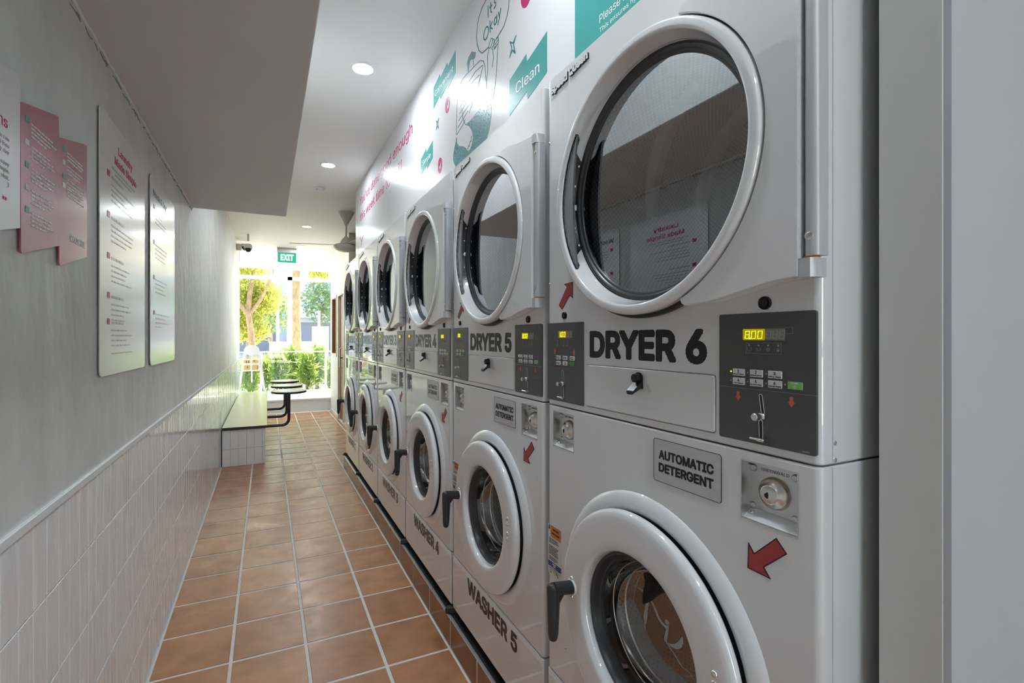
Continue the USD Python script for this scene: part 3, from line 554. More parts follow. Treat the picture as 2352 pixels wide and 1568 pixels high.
def washer_nodes():
    cu, cz = 0.435, 0.724
    holes = [cyl(cu, cz, 0.245, -0.05, 0.06), cyl(cu, cz, 0.312, 0.030, 0.60)]
    boxes = [(0.6765, 0.7780, 1.0650, 1.1680), (0.0600, 0.1640, 1.0668, 1.1690)]
    body = cut(body_shell(0.4065, 1.1835), *holes, *[bx(a, b, -0.05, 0.050, c, d) for a, b, c, d in boxes])
    N = [node('body', body, 'enamel', 25)]
    N.append(node('front_ring', lathe([(0.3080, 0.001), (0.3050, -.0035), (0.2990, -.0085), (0.2900, -.0120), (0.2800, -.0130), (0.2700, -.0115), (0.2630, -.0060), (0.2590, .002)], cu, cz, 128), 'enamel_gloss', 40))
    N.append(node('door_seal', lathe([(0.2620, -.002), (0.2500, -.004), (0.2470, -.010), (0.2470, -.022), (0.2400, -.024)], cu, cz, 96), 'rubber', 40))
    prof = [(0.2300, -.0140), (0.2600, -.0155), (0.2665, -.0190), (0.2695, -.0245), (0.2695, -.0310), (0.2665, -.0370), (0.2610, -.0405), (0.2530, -.0420), (0.2400, -.0425), (0.2000, -.0425), (0.1900, -.0422), (0.1840, -.0410), (0.1790, -.0380), (0.1755, -.0320), (0.1735, -.0220), (0.1720, -.0100)]
    N.append(node('door_ring', lathe(prof, cu, cz, 128), 'enamel_gloss', 40, [node('clear_stud', at_y(lathe([(.0001, -.0042), (.0040, -.0036), (.0062, -.0012), (.0066, .001)], .6560, z, 18), -.0425), 'chrome', 40) for z in (.786, .768, .736, .718)]))
    N.append(node('door_gasket', lathe([(0.1735, -.0180), (0.1700, -.0200), (0.1655, -.0190), (0.1620, -.0120), (0.1600, -.0010), (0.1560, .0030), (0.1520, .0020), (0.1500, .0060), (0.1500, .0200)], cu, cz, 96), 'gasket', 40))
    N.append(node('door_bowl', lathe([(0.1510, .0040), (0.1470, .0200), (0.1400, .0420), (0.1290, .0560), (0.1150, .0640), (0.0800, .0690), (0.0400, .0710), (0.0001, .0715)], cu, cz, 96), 'bowl_glass', 60))
    N.append(node('bowl_rim', [lathe([(0.1535, .006), (0.1520, .0035), (0.1500, .006)], cu, cz, 96), lathe([(0.1445, .0310), (0.1430, .0290), (0.1415, .0310)], cu, cz, 96), lathe([(0.1300, .0560), (0.1280, .0535), (0.1255, .0565)], cu, cz, 96)], 'steel', 40))
    N.append(node('tub_boot', lathe([(0.240, .0300), (0.2100, .0320), (0.1950, .0500), (0.1900, .0800), (0.2050, .0900)], cu, cz, 72), 'gasket', 40))
    dm, uv = drum(cu, cz, 0.280, 0.092, 0.500); N.append(node('drum', dm, 'washer_drum_metal', True, uv=uv))
    for k in range(3):
        an = math.radians(100 + 120 * k); q = [(.279 * math.cos(an - .14), .279 * math.sin(an - .14)), (.279 * math.cos(an + .14), .279 * math.sin(an + .14)), (.215 * math.cos(an + .04), .215 * math.sin(an + .04)), (.215 * math.cos(an - .04), .215 * math.sin(an - .04))]
        N.append(node('drum_rib', trimesh.convex.convex_hull(np.array([(cu + x, d, cz + z) for x, z in q for d in (0.10, 0.49)])), 'steel', 30))
    bar = blob([(.2165, -.098, .7420, .0155), (.2165, -.104, .7440, .0125), (.2175, -.1000, .632, .0135), (.2175, -.1005, .621, .0115), (.2165, -.096, .70, .0135)], 3)
    arm = blob([(.2165, -.0470, .7350, .0170), (.2165, -.098, .7420, .0155)], 3); gus = blob([(.2165, -.075, .735, .0125), (.2170, -.098, .705, .0125), (.2165, -.096, .742, .0125)], 2)
    N.append(node('handle', [arm, bar, gus], 'handle_black', 50, [node('handle_screw', bolt(.2165, -.0425, z, .0046, .004), 'chrome', 40) for z in (.7590, .7105)]))
    N.append(node('handle_flange', at_y(lathe([(.0001, -.004), (.0185, -.004), (.0205, -.002), (.0205, .002)], .2165, .7350, 32), -.0425), 'enamel_gloss', 40))
    N.append(node('kick_panel', trimesh.convex.convex_hull(np.vstack([bx(0.030, 0.8125, 0.003, 0.30, 0.168, 0.4025).vertices, bx(0.033, 0.8095, 0.0, 0.30, 0.171, 0.3995).vertices])), 'enamel'))
    N.append(node('base_frame', [bx(0.05, 0.79, 0.31, 0.70, 0.168, 0.4025), bx(0.045, 0.800, 0.016, 0.30, 0.150, 0.1675)], 'black_plastic'))
    for x in (0.075, 0.775): N.append(node('rubber_foot', lathe_z([(0.0001, 0), (0.026, 0), (0.029, 0.004), (0.027, 0.020), (0.0001, 0.020)], (x, 0.045, 0.1305), 20), 'rubber', 40))
    dp = rr(0.4652, 0.6372, 1.0752, 1.1662, .006)
    N.append(node('detergent_plate', slab(dp, -0.0016, 0.001, .0004), 'brushed', kids=[
        node('plate_border', prism(dp.difference(dp.buffer(-.0009)), -0.0019, -0.0010), 'ink'),
        node('plate_lettering', prism(unary_union([text('AUTOMATIC', .4812, 1.1255, .0168, width=.1380, bold=True, fat=.0007), text('DETERGENT', .4812, 1.0982, .0168, width=.1380, bold=True, fat=.0007)]), -0.0020, -0.0014), 'ink')], label='brushed plate reading AUTOMATIC DETERGENT'))
    for k, (x0, x1, z0, z1) in enumerate(boxes):
        s = x0 - .6765; e = z0 - 1.0650
        kids = [node('lock_plate', [chamfer(.6690 + s, .7870 + s, 0.0270, 0.030, 1.0690 + e, 1.1620 + e, .0008)], 'steel'),
                node('key_lock', at_y(lathe([(.0001, -.0190), (.0030, -.0195), (.0135, -.0185), (.0165, -.0165), (.0185, -.0120), (.0235, -.0095), (.0265, -.0065), (.0280, .0)], .7210 + s, 1.1155 + e, 48), .027), 'chrome', 40),
                node('key_hole', at_y(prism(unary_union([Point(.7195 + s, 1.1145 + e).buffer(.0040).intersection(sbox(.71 + s, 1.10, .7192 + s, 1.13)), rr(.7192 + s, .7212 + s, 1.1095 + e, 1.1200 + e, .0006)]), -0.0206, -.0180), .027), 'black_plastic'),
                node('maker_lettering', at_y(prism(text('GREENWALD', .6955 + s, 1.1490 + e, .0052, width=.0500), -0.0003, .0003), .027), 'gasket'),
                node('tray', trimesh.convex.convex_hull(np.array([(x, d, z + e) for x in (.6775 + s, .7772 + s) for d, z in ((-.0005, 1.0652), (.0275, 1.0800), (.0275, 1.0660), (-.0005, 1.0630))])), 'enamel_gloss', label='white sloping lip under the coin lock'),
                node('tray_screw', [at_y(lathe([(.0001, -.0030), (.0026, -.0026), (.0038, 0.0)], x + s, 1.0735 + e, 14), .0135) for x in (.6865, .7690)], 'chrome', 40)]
        kids += [node('plate_bolt', at_y(lathe([(.0001, -.0040), (.0045, -.0034), (.0066, -.0010), (.0068, .001)], x + s, z + e, 18), .027), 'steel', 40) for x, z in ((.6815, 1.1510), (.7565, 1.1510), (.6800, 1.0830), (.7560, 1.0830))]
        frame = prism(sbox(x0 - .0005, z0 - .0008, x1 + .0005, z1 + .0005).difference(sbox(x0 + .0016, z0 + .0016, x1 - .0016, z1 - .0016)), -0.0008, 0.048)
        N.append(node('coin_box', frame, 'steel', kids=kids, label='square steel coin lock recess'))
    dn = Polygon([(.7418, 1.0524), (.7601, 1.0329), (.7204, .9946), (.7322, .9800), (.6895, .9805), (.6910, 1.0259), (.7021, 1.0112)])
    N.append(node('arrow_sticker', prism(dn.buffer(-.0016, join_style=2), -0.0008, 0.0002), 'red_print', kids=[node('arrow_outline', prism(dn.difference(dn.buffer(-.0017, join_style=2)), -0.0009, 0.0002), 'ink')], label='red arrow sticker pointing at the door'))
    st = sbox(.0320, .6860, .1010, .8320); lines = []
    for z, ls in [(.790, [.05]), (.786, [.045]), (.782, [.052]), (.778, [.03]), (.768, [.05]), (.764, [.048]), (.760, [.04]), (.756, [.05]), (.752, [.044]), (.748, [.05]), (.744, [.05]), (.736, [.044]), (.732, [.05]), (.728, [.036])]: lines += dashes(.037, z, ls, .0014)
    lines += dashes(.037, .7040, [.05], .0010) + [sbox(.0345, .7000, .0985, .7004), sbox(.0665, .6880, .0669, .7000), strokes([[(.044, .697), (.044, .691), (.050, .691)]], .0016), strokes([[(.075, .697), (.084, .695)], [(.083, .692), (.086, .690)]], .0020)]
    flame = Polygon([(.0350, .8180), (.0370, .8250), (.0385, .8300), (.0400, .8250), (.0412, .8180), (.0395, .8150), (.0366, .8150)])
    N.append(node('warning_label', prism(st, -0.0005, 0.0002), 'sticker_white', kids=[
        node('orange_band', prism(sbox(.0450, .7960, .1008, .8300), -0.0007, -.0003), 'warning_orange'), node('blue_band', prism(sbox(.0322, .7080, .1008, .7230), -0.0007, -.0003), 'warning_blue'),
        node('label_print', prism(unary_union(lines + [flame] + dashes(.058, .8180, [.012, .016], .0045) + dashes(.054, .8060, [.012, .006, .014], .0045)), -0.0009, -.0005), 'ink'),
        node('label_white_print', prism(unary_union(dashes(.056, .7170, [.018], .003) + dashes(.060, .7115, [.012], .003)), -0.0009, -.0005), 'white_print')], label='white warning label with orange and blue bands'))
    for x, z in ((.178, .529), (.220, .494), (.124, .511)): N.append(node('panel_screw', bolt(x, 0, z, .0030, .0018), 'steel', 40))
    return drop(N, 0.168)

DN, WN = dryer_nodes(), washer_nodes()
where_d = {6: 'nearest the camera', 5: 'second from the near end', 4: 'third from the near end', 3: 'fourth from the near end', 2: 'fifth from the near end', 1: 'farthest, next to the brown door'}
for n in range(6, 0, -1):
    yl = 1.269 + 0.81 * (6 - n)
    d = thing('tumble_dryer', f'white tumble dryer lettered DRYER {n}, stacked on a washer, {where_d[n]}', 'dryer', (FX, yl, 1.1865), -90, 'tumble dryers stacked along the right wall')
    build(d, DN)
    t = prism(text(f'DRYER {n}', 0.2385, 1.3352, 0.0592, width=0.3625, bold=True, fat=0.0030), -0.0007, 0.0002); t.apply_translation((0, 0, -1.1865))
    part(d, 'number_lettering', t, 'ink', label=f'black lettering DRYER {n}')
    w = thing('washing_machine', f'white front-loading washing machine lettered WASHER {n}, under a dryer, {where_d[n]}', 'washing machine', (FX, yl, 0.168), -90, 'washing machines along the right wall')
    build(w, WN)
    t = prism(text(f'WASHER {n}', 0.2075, 0.3215, 0.0560, width=0.4350, bold=True, fat=0.0020), -0.0007, 0.0002); t.apply_translation((0, 0, -0.168))
    part(w, 'number_lettering', t, 'ink', label=f'black lettering WASHER {n}')

# ------------------------------------------------------------------ ceiling fittings
spots = [(0.51, -2.2), (0.51, -0.6), (0.51, 1.13), (0.509, 2.867), (0.509, 4.604), (0.515, 7.28), (0.525, 8.89)]
lbl = ['round recessed downlight at the back of the room', 'round recessed downlight behind the camera', 'round recessed downlight above the nearest machines, out of view', 'round recessed downlight nearest the camera, largest of the row in the ceiling', 'round recessed downlight second in the row, between the soffit and the mural', 'round recessed downlight above the benches, left of the ceiling fan', 'round recessed downlight farthest from the camera, near the exit sign']
for (x, y), s in zip(spots, lbl):
    t = thing('downlight', s, 'ceiling light', (x, y, CEIL), 0, 'recessed ceiling downlights')
    part(t, 'trim_ring', lathe_z([(0.0560, -0.0005), (0.0585, -0.0045), (0.0660, -0.0055), (0.0730, -0.0030), (0.0740, 0.0005)], (0, 0, 0), 48), 'lamp_ring', 40)
    part(t, 'diffuser', lathe_z([(0.0001, -0.0020), (0.0565, -0.0020)], (0, 0, 0), 40), 'lamp')
t = thing('smoke_detector', 'small white round smoke detector on the ceiling, unlit', 'smoke detector', (0.508, 5.355, CEIL))
part(t, 'base', lathe_z([(0.0001, -0.010), (0.050, -0.010), (0.054, -0.006), (0.054, 0.0)], (0, 0, 0), 40), 'lamp_ring', 40)
part(t, 'head', lathe_z([(0.0001, -0.034), (0.028, -0.033), (0.038, -0.026), (0.041, -0.010)], (0, 0, 0), 40), 'white_paint', 40)

t = thing('ceiling_fan', 'cream three-bladed ceiling fan hanging beyond the mural wall', 'ceiling fan', (0.905, 6.26, CEIL))
part(t, 'canopy', lathe_z([(0.0001, 0), (0.098, 0), (0.098, -0.010), (0.075, -0.055), (0.045, -0.110), (0.026, -0.150), (0.020, -0.165), (0.0001, -0.165)], (0, 0, 0), 40), 'fan_paint', 40)
part(t, 'rod', tube([(0, 0, -.15), (0, 0, -.25), (0, 0, -.34)], .0125, 14), 'fan_paint', 40)
part(t, 'motor_cover', lathe_z([(0.016, -0.300), (0.030, -0.315), (0.055, -0.345), (0.078, -0.385), (0.084, -0.400)], (0, 0, 0), 48), 'fan_paint', 40)
part(t, 'motor', lathe_z([(0.084, -0.398), (0.130, -0.405), (0.152, -0.418), (0.150, -0.440), (0.125, -0.470), (0.085, -0.486), (0.0001, -0.490)], (0, 0, 0), 56), 'fan_paint', 40)
for k in range(3):
    an = math.radians(168 + 120 * k)
    V = []; n = 14
    for i in range(n + 1):
        r = 0.13 + 0.53 * i / n; hw = 0.030 + 0.034 * math.sin(math.pi * min(1, .15 + i / n * .75)); tw = math.radians(-7)
        for sx in (-1, 1):
            for dz in (0, .006): V.append((r, sx * hw * math.cos(tw), -0.414 + sx * hw * math.sin(tw) + dz))
    V = np.array(V); Fc = []
    for i in range(n):
        o = 4 * i
        for a, b in ((0, 2), (1, 3), (0, 1), (2, 3)): Fc += [[o + a, o + b, o + 4 + b], [o + a, o + 4 + b, o + 4 + a]]
    Fc += [[0, 1, 3], [0, 3, 2], [4 * n, 4 * n + 1, 4 * n + 3], [4 * n, 4 * n + 3, 4 * n + 2]]
    m = trimesh.Trimesh(V, np.array(Fc), process=False); m.apply_transform(trimesh.transformations.rotation_matrix(an, (0, 0, 1)))
    part(t, 'blade', m, 'fan_paint')

def dome_camera(x, y, z, wall, label):
    t = thing('security_camera', label, 'security camera', (x, y, z), 0, 'dome cameras by the exit')
    if wall: part(t, 'bracket', [bx(-0.125, -0.05, -0.035, 0.035, -0.075, 0.03), bx(-0.05, 0.0, -0.03, 0.03, -0.012, 0.03)], 'camera_white')
    else: part(t, 'bracket', tube([(0, 0, .10), (0, 0, .16), (0, 0, CEIL - z)], .016, 12), 'camera_white', 40)
    part(t, 'housing', lathe_z([(0.0001, 0.055 if not wall else .03), (0.040, 0.055 if not wall else .03), (0.056, 0.035), (0.060, 0.0), (0.056, -0.012)], (0, 0, 0), 32), 'camera_white', 40)
    part(t, 'lens_dome', lathe_z([(0.050, -0.010), (0.046, -0.035), (0.032, -0.055), (0.014, -0.065), (0.0001, -0.067)], (0, 0, 0), 32), 'dark_dome', 40)
dome_camera(XL + 0.121, 8.75, 2.855, True, 'white dome security camera on the left wall, upper of the two by the exit')
dome_camera(-0.255, 8.20, 2.745, False, 'white dome security camera hanging just below and right of another')

t = thing('exit_sign', 'green illuminated EXIT sign hanging from the ceiling', 'exit sign', (0.325, 9.2, 0))
part(t, 'housing', chamfer(-0.160, 0.155, -0.035, 0.035, 2.868, CEIL, .003), 'sign_grey')
part(t, 'panel', bx(-0.150, 0.150, -0.014, 0.014, 2.700, 2.868), 'exit_lit')
part(t, 'lettering', prism(text('EXIT', -0.102, 2.735, 0.098, width=0.205, bold=True, fat=.004), -0.0155, -0.0135), 'exit_white')

# ------------------------------------------------------------------ prints on the mural wall: local x = MEND - Y
def mural(name, label, cat, group=None): return thing(name, label, cat, (MX, MEND, 0), -90, group)
def ptag(pts, name, label, word, tx, tz, th, tw):
    t = mural(name, label, 'wall graphic', 'teal word tags on the mural'); part(t, 'tag_shape', prism(Polygon(pts), -0.0010, 0.0), 'teal_print')
    part(t, 'lettering', prism(text(word, tx, tz, th, width=tw), -0.0016, -0.0009), 'white_print')
ptag([(3.619, 2.391), (3.754, 2.424), (3.759, 2.393), (3.898, 2.424), (3.898, 2.286), (3.763, 2.253), (3.758, 2.284), (3.619, 2.253)], 'word_tag', 'teal stepped tag reading Clean above the dryers', 'Clean', 3.672, 2.312, .040, .176)
ptag([(2.417, 2.482), (2.523, 2.511), (2.530, 2.487), (2.651, 2.513), (2.651, 2.415), (2.545, 2.386), (2.538, 2.410), (2.417, 2.385)], 'word_tag', 'teal stepped tag reading Simple above the dryers', 'Simple', 2.450, 2.432, .030, .165)
ptag([(2.665, 2.807), (2.777, 2.832), (2.783, 2.809), (2.896, 2.834), (2.903, 2.809), (3.019, 2.834), (3.019, 2.719), (2.907, 2.694), (2.900, 2.717), (2.787, 2.692), (2.781, 2.715), (2.665, 2.690)], 'word_tag', 'teal three-step tag reading Convenient above the dryers', 'Convenient', 2.690, 2.746, .030, .295)
t = mural('wall_slogan', "crimson slogan reading You've done good enough this week time to chill", 'wall lettering')
part(t, 'lettering', prism(text("You've done good enough", .268, 2.722, .078, width=1.955), -0.0010, 0), 'crimson_print')
part(t, 'lettering', prism(text('this week time to chill', .268, 2.565, .078, width=1.690), -0.0010, 0), 'crimson_print')
part(t, 'lettering', prism(strokes([[(.27, 2.40), (.36, 2.345)], [(.36, 2.345), (.33, 2.30)], [(.36, 2.345), (.46, 2.395)]], .016), -0.0010, 0), 'crimson_print', label='mostly bleached crimson mark')
t = mural('speech_bubble', 'hand-drawn teal speech bubble saying Its Okay on the mural', 'wall graphic')
bub = [(3.420, 2.630), (3.392, 2.634), (3.350, 2.642), (3.316, 2.672), (3.296, 2.710), (3.288, 2.748), (3.296, 2.790), (3.316, 2.823), (3.350, 2.842), (3.400, 2.852), (3.470, 2.842), (3.540, 2.815), (3.590, 2.775), (3.614, 2.725), (3.612, 2.690), (3.600, 2.662), (3.568, 2.634), (3.500, 2.622)]
part(t, 'outline', prism(strokes([bub], .0048), -0.0010, 0), 'line_teal')
its = [[(3.416, 2.808), (3.416, 2.762)], [(3.443, 2.806), (3.443, 2.768), (3.452, 2.762)], [(3.432, 2.793), (3.455, 2.789)], [(3.497, 2.792), (3.484, 2.796), (3.476, 2.788), (3.492, 2.776), (3.490, 2.764), (3.474, 2.764)]]
ok = [[(3.394 + .026 * math.cos(a), 2.705 + .025 * math.sin(a)) for a in np.linspace(0, 6.3, 18)], [(3.434, 2.733), (3.436, 2.686)], [(3.458, 2.717), (3.437, 2.706), (3.458, 2.688)], [(3.488 + .013 * math.cos(a), 2.703 + .014 * math.sin(a)) for a in np.linspace(0, 6.3, 12)], [(3.502, 2.718), (3.503, 2.690)], [(3.518, 2.720), (3.526, 2.698)], [(3.540, 2.722), (3.526, 2.690), (3.512, 2.674)]]
part(t, 'lettering', prism(strokes(its + ok, .0062), -0.0010, 0), 'line_teal')
t = mural('wall_drawing', 'teal line drawing of a seated figure in a striped top holding up a speech bubble', 'wall graphic')
hand = [[(3.420, 2.630), (3.432, 2.645), (3.448, 2.652), (3.462, 2.644), (3.458, 2.628), (3.440, 2.618), (3.424, 2.624)], [(3.462, 2.640), (3.478, 2.632), (3.470, 2.612), (3.450, 2.606)], [(3.500, 2.622), (3.484, 2.622), (3.474, 2.606), (3.478, 2.590), (3.498, 2.592)], [(3.500, 2.626), (3.516, 2.618), (3.520, 2.600), (3.512, 2.580)], [(3.486, 2.606), (3.514, 2.610)], [(3.480, 2.594), (3.510, 2.596)]]
armr = [[(3.424, 2.622), (3.408, 2.596), (3.411, 2.545), (3.398, 2.480), (3.392, 2.440), (3.380, 2.400)], [(3.512, 2.580), (3.505, 2.530), (3.498, 2.480), (3.482, 2.425), (3.462, 2.385)], [(3.462, 2.600), (3.470, 2.560), (3.458, 2.525)]]
torso = [[(3.100, 2.640), (3.160, 2.640), (3.215, 2.632), (3.270, 2.628), (3.330, 2.620), (3.365, 2.600), (3.384, 2.562), (3.392, 2.500)], [(3.100, 2.640), (3.060, 2.600), (3.042, 2.560), (3.036, 2.480), (3.032, 2.400)]] + [[(3.040 + .012 * k, 2.40 + .030 * k), (3.120 + .026 * k, 2.418 + .030 * k), (3.150 + .034 * k, 2.43 + .026 * k)] for k in range(7)] + [[(3.20 + .03 * k, 2.44 + .012 * k), (3.27 + .02 * k, 2.50 + .014 * k), (3.33 + .01 * k, 2.545 + .012 * k)] for k in range(4)] + [[(3.110, 2.500), (3.118, 2.450), (3.140, 2.418), (3.152, 2.405)]]
part(t, 'line_work', prism(strokes(hand + armr + torso, .0034), -0.0010, 0), 'line_teal')
hair = Polygon([(3.176, 2.690), (3.192, 2.706), (3.235, 2.712), (3.282, 2.682), (3.268, 2.662), (3.240, 2.672), (3.216, 2.680), (3.200, 2.664), (3.192, 2.636), (3.182, 2.644)])
legs = Polygon([(3.030, 2.385), (3.010, 2.352), (2.988, 2.318), (2.986, 2.288), (3.004, 2.262), (3.030, 2.240), (3.32, 2.200), (3.40, 2.240), (3.430, 2.280), (3.450, 2.330), (3.446, 2.370), (3.420, 2.405), (3.350, 2.420), (3.290, 2.405), (3.220, 2.398), (3.152, 2.405)])
knee = Polygon([(3.036, 2.384), (3.062, 2.402), (3.100, 2.413), (3.152, 2.404), (3.200, 2.378), (3.236, 2.342), (3.248, 2.305), (3.232, 2.278), (3.205, 2.264), (3.180, 2.270), (3.150, 2.296), (3.115, 2.314), (3.070, 2.330), (3.042, 2.356)])
rs = np.random.RandomState(3); specks = [Point(*p).buffer(s) for p, s in zip(np.c_[rs.uniform(2.98, 3.45, 420), rs.uniform(2.20, 2.42, 420)], rs.uniform(.0012, .0036, 420))]
part(t, 'filled_shapes', prism(unary_union([hair, legs.difference(knee).difference(unary_union(specks))]), -0.0010, 0), 'drawing_teal')
part(t, 'toe_lines', prism(strokes([[(3.196, 2.290), (3.182, 2.276)], [(3.214, 2.302), (3.202, 2.282)], [(3.228, 2.320), (3.222, 2.296)], [(3.245, 2.690), (3.250, 2.640)]], .0034), -0.0012, 0), 'line_teal')
def star(cx, cz, w, h, name, label):
    t = mural(name, label, 'wall graphic', 'hand-drawn stars on the mural')
    pts = [(cx + w * a, cz + h * b) for a, b in ((1, .85), (.22, .18), (.75, -1), (-.1, -.3), (-1, -.75), (-.35, .1), (-.9, .95), (.05, .42))]
    part(t, 'outline', prism(strokes([pts + [pts[0]]], .0052), -0.0010, 0), 'line_teal')
star(3.646, 2.508, .026, .034, 'star_doodle', 'hand-drawn star to the right of the speech bubble')
star(2.736, 2.572, .022, .028, 'star_doodle', 'hand-drawn star below the Convenient tag')
for cx, cz, s, l in ((2.899, 2.610, 1.0, 'small crimson round badge with a white droplet below the Convenient tag'), (2.777, 2.330, 1.0, 'small crimson round badge with a white droplet beside the Simple tag'), (3.755, 2.650, 1.25, 'crimson round badge with a white droplet near the top, left of the teal panel')):
    t = mural('droplet_badge', l, 'wall graphic', 'crimson droplet badges on the mural')
    e = affinity.scale(Point(cx, cz).buffer(.042 * s, 12), .82, 1.0); dpl = Polygon([(cx + .010 * s, cz + .027 * s), (cx + .020 * s, cz), (cx + .012 * s, cz - .022 * s), (cx - .004 * s, cz - .022 * s), (cx - .014 * s, cz - .006 * s), (cx - .006 * s, cz + .002 * s), (cx + .002 * s, cz - .001 * s)])
    part(t, 'badge_shape', prism(e.difference(dpl), -0.0010, 0), 'crimson_print')
t = mural('teal_poster', 'large teal panel with white words Please D above the nearest dryer', 'poster')
part(t, 'panel', bx(4.064, 4.720, -0.0020, 0, 2.156, 2.800), 'teal_print')
part(t, 'lettering', prism(text('Please D', 4.186, 2.280, .0235, width=.118), -0.0028, -0.0018), 'white_print'); part(t, 'lettering', prism(text('This ensures hy', 4.186, 2.2525, .0135, width=.152), -0.0028, -0.0018), 'white_print')

# ------------------------------------------------------------------ posters on the left wall: local x = Y
def poster(name, label, poly, material, curl=0.0):
    t = thing(name, label, 'poster', (XL - 0.004, 0, 0), 90)
    part(t, 'sheet', prism(poly, -0.0075, -0.0045), material); return t
def on(t, name, g, material, label=None): part(t, name, prism(g, -0.0082, -0.0072), material, label=label, kind='stuff' if name == 'small_text' else None)
pk = [(1.238, 1.842), (1.427, 1.892), (1.431, 1.845), (1.621, 1.895), (1.621, 1.597), (1.432, 1.548), (1.431, 1.594), (1.239, 1.546)]
t = poster('crimson_poster', 'crimson stepped poster with two columns of small white text', Polygon(pk).buffer(-.006).buffer(.006, 4), 'poster_crimson')
rs = np.random.RandomState(11); g, gt, gw = [], [], []
for x0, zs, wmax in ((1.284, [1.803, 1.757, 1.712, 1.667, 1.622], .120), (1.478, [1.812, 1.780, 1.748, 1.726], .110)):
    for k, z in enumerate(zs):
        (gt if k % 2 == 0 else gw).append(rr(x0 - .027, x0 - .010, z + .010, z + .022, .001))
        for q in range(4 if x0 < 1.4 else 3):
            L, tot = [], 0; lim = wmax * (rs.uniform(.78, 1) if q < 3 else .55)
            while tot < lim: w = rs.uniform(.008, .022); L.append(w); tot += w + .003
            g += dashes(x0, z + .012 - .0082 * q, L, .0036, .45)
on(t, 'small_text', unary_union(g), 'white_print'); on(t, 'teal_bullet', unary_union(gt), 'teal_print'); on(t, 'white_bullet', unary_union(gw), 'white_print')
on(t, 'lettering', text('WASHIE', 1.497, 1.617, .0155, width=.108, bold=True), 'white_print')
t = poster('white_poster', 'white stepped poster cut by the left edge of the picture, crimson heading ending in ns', Polygon([(0.86, 1.80), (1.05, 1.85), (1.051, 1.85), (1.236, 1.893), (1.236, 1.595), (1.05, 1.548), (0.86, 1.50)]), 'poster_white')
on(t, 'heading', text('ns', 1.152, 1.768, .0150 / .75, width=.032), 'crimson_print')
on(t, 'small_text', unary_union([text(s, 1.190 - w, z, .0072, width=w) for s, w, z in (('you can', .050, 1.7455), ('and free', .052, 1.7330), ('ndry day', .054, 1.7210), ('g easy', .044, 1.6985), ('w simple.', .056, 1.6860), ('our visit.', .054, 1.6735), (')', .006, 1.6615))]), 'poster_text')
on(t, 'crimson_text', text('ice', 1.166, 1.634, .0075, width=.015), 'crimson_print')
w1 = rr(1.731, 2.294, 1.268, 2.056, .02)
t = poster('white_poster', 'tall white poster headed Laundry Made Simple', w1, 'poster_white')
on(t, 'heading', unary_union([text('Laundry', 1.920, 1.972, .0235, width=.180, bold=True), text('Made Simple', 1.880, 1.930, .0235, width=.278, bold=True)]), 'crimson_print')
rs = np.random.RandomState(5); g = dashes(1.850, 1.907, [.04, .07, .05, .06, .05], .006) + dashes(1.885, 1.894, [.04, .07, .05, .03], .006)
for z0 in (1.870, 1.745, 1.620, 1.500, 1.420):
    g += dashes(1.845, z0 + .004, [.05, .03, .05], .008)
    for q in range(4): g += dashes(1.845, z0 - .018 - .016 * q, list(rs.uniform(.03, .07, rs.randint(3, 6))), .005)
on(t, 'small_text', unary_union(g + [sbox(1.845, 1.330, 2.10, 1.334)]), 'poster_text'); on(t, 'crimson_bullet', unary_union([rr(1.800, 1.826, z, z + .018, .002) for z in (1.872, 1.747, 1.622, 1.502, 1.422)]), 'crimson_print')
t = poster('white_poster', 'tall white poster headed Wash & Dry, farther right of two tall ones', rr(2.396, 2.975, 1.266, 2.064, .03), 'poster_white')
on(t, 'heading', text('Wash & Dry', 2.445, 1.984, .026, width=.300, bold=True), 'line_teal')
g = []
for z0 in (1.93, 1.78, 1.63, 1.48):
    for q in range(4): g += dashes(2.50, z0 - .018 * q, list(rs.uniform(.03, .07, rs.randint(3, 6))), .005)
on(t, 'small_text', unary_union(g), 'poster_text'); on(t, 'crimson_bullet', unary_union([rr(2.455, 2.480, z, z + .018, .002) for z in (1.93, 1.78, 1.63, 1.48)]), 'crimson_print')

# ------------------------------------------------------------------ bench and its side tables
BY0, BY1, BZ = 5.855, 9.58, 0.420
t = thing('bench', 'long bench with cream top, black edge and white tiled base along the left wall', 'bench', (XL + .001, BY0, 0))
BL, BW = BY1 - BY0, 0.004 - XL - .001
part(t, 'core', bx(0.006, BW - .026, .024, BL, 0, BZ - .031), 'grout')
part(t, 'seat_top', chamfer(0.006, BW, 0, BL, BZ - .0295, BZ, .0012), 'laminate_cream')
part(t, 'front_edge', [chamfer(0.006, BW + .002, -.003, .003, BZ - .0300, BZ - .0010, .0008), chamfer(BW - .003, BW + .003, 0, BL, BZ - .0300, BZ - .0010, .0008)], 'bench_black')
bt = {}; hz = [0.0, 0.185, 0.388]; wds = [0.078] * 5 + [BW - .022 - .006 - 5 * .078]; x = 0.006
for w in wds:
    for r in range(2):
        k = (round(w, 4), r)
        if w < .02: continue
        if k not in bt: bt[k] = chamfer(.0011, w - .0011, -.004, .006, hz[r] + .0011, hz[r + 1] - .0011, .0010)
        part(t, 'base_tile', bt[k], 'bench_tile', at=(x, .019, 0), tilt=(0, 0, random.gauss(0, .15)))
    x += w
side = []
for k in range(int(BL / .078)):
    for r in range(2): side.append(bx(BW - .027, BW - .019, .024 + k * .078 + .0011, .024 + (k + 1) * .078 - .0011, hz[r] + .0011, hz[r + 1] - .0011))
part(t, 'side_tiles', side, 'bench_tile', kind='stuff')
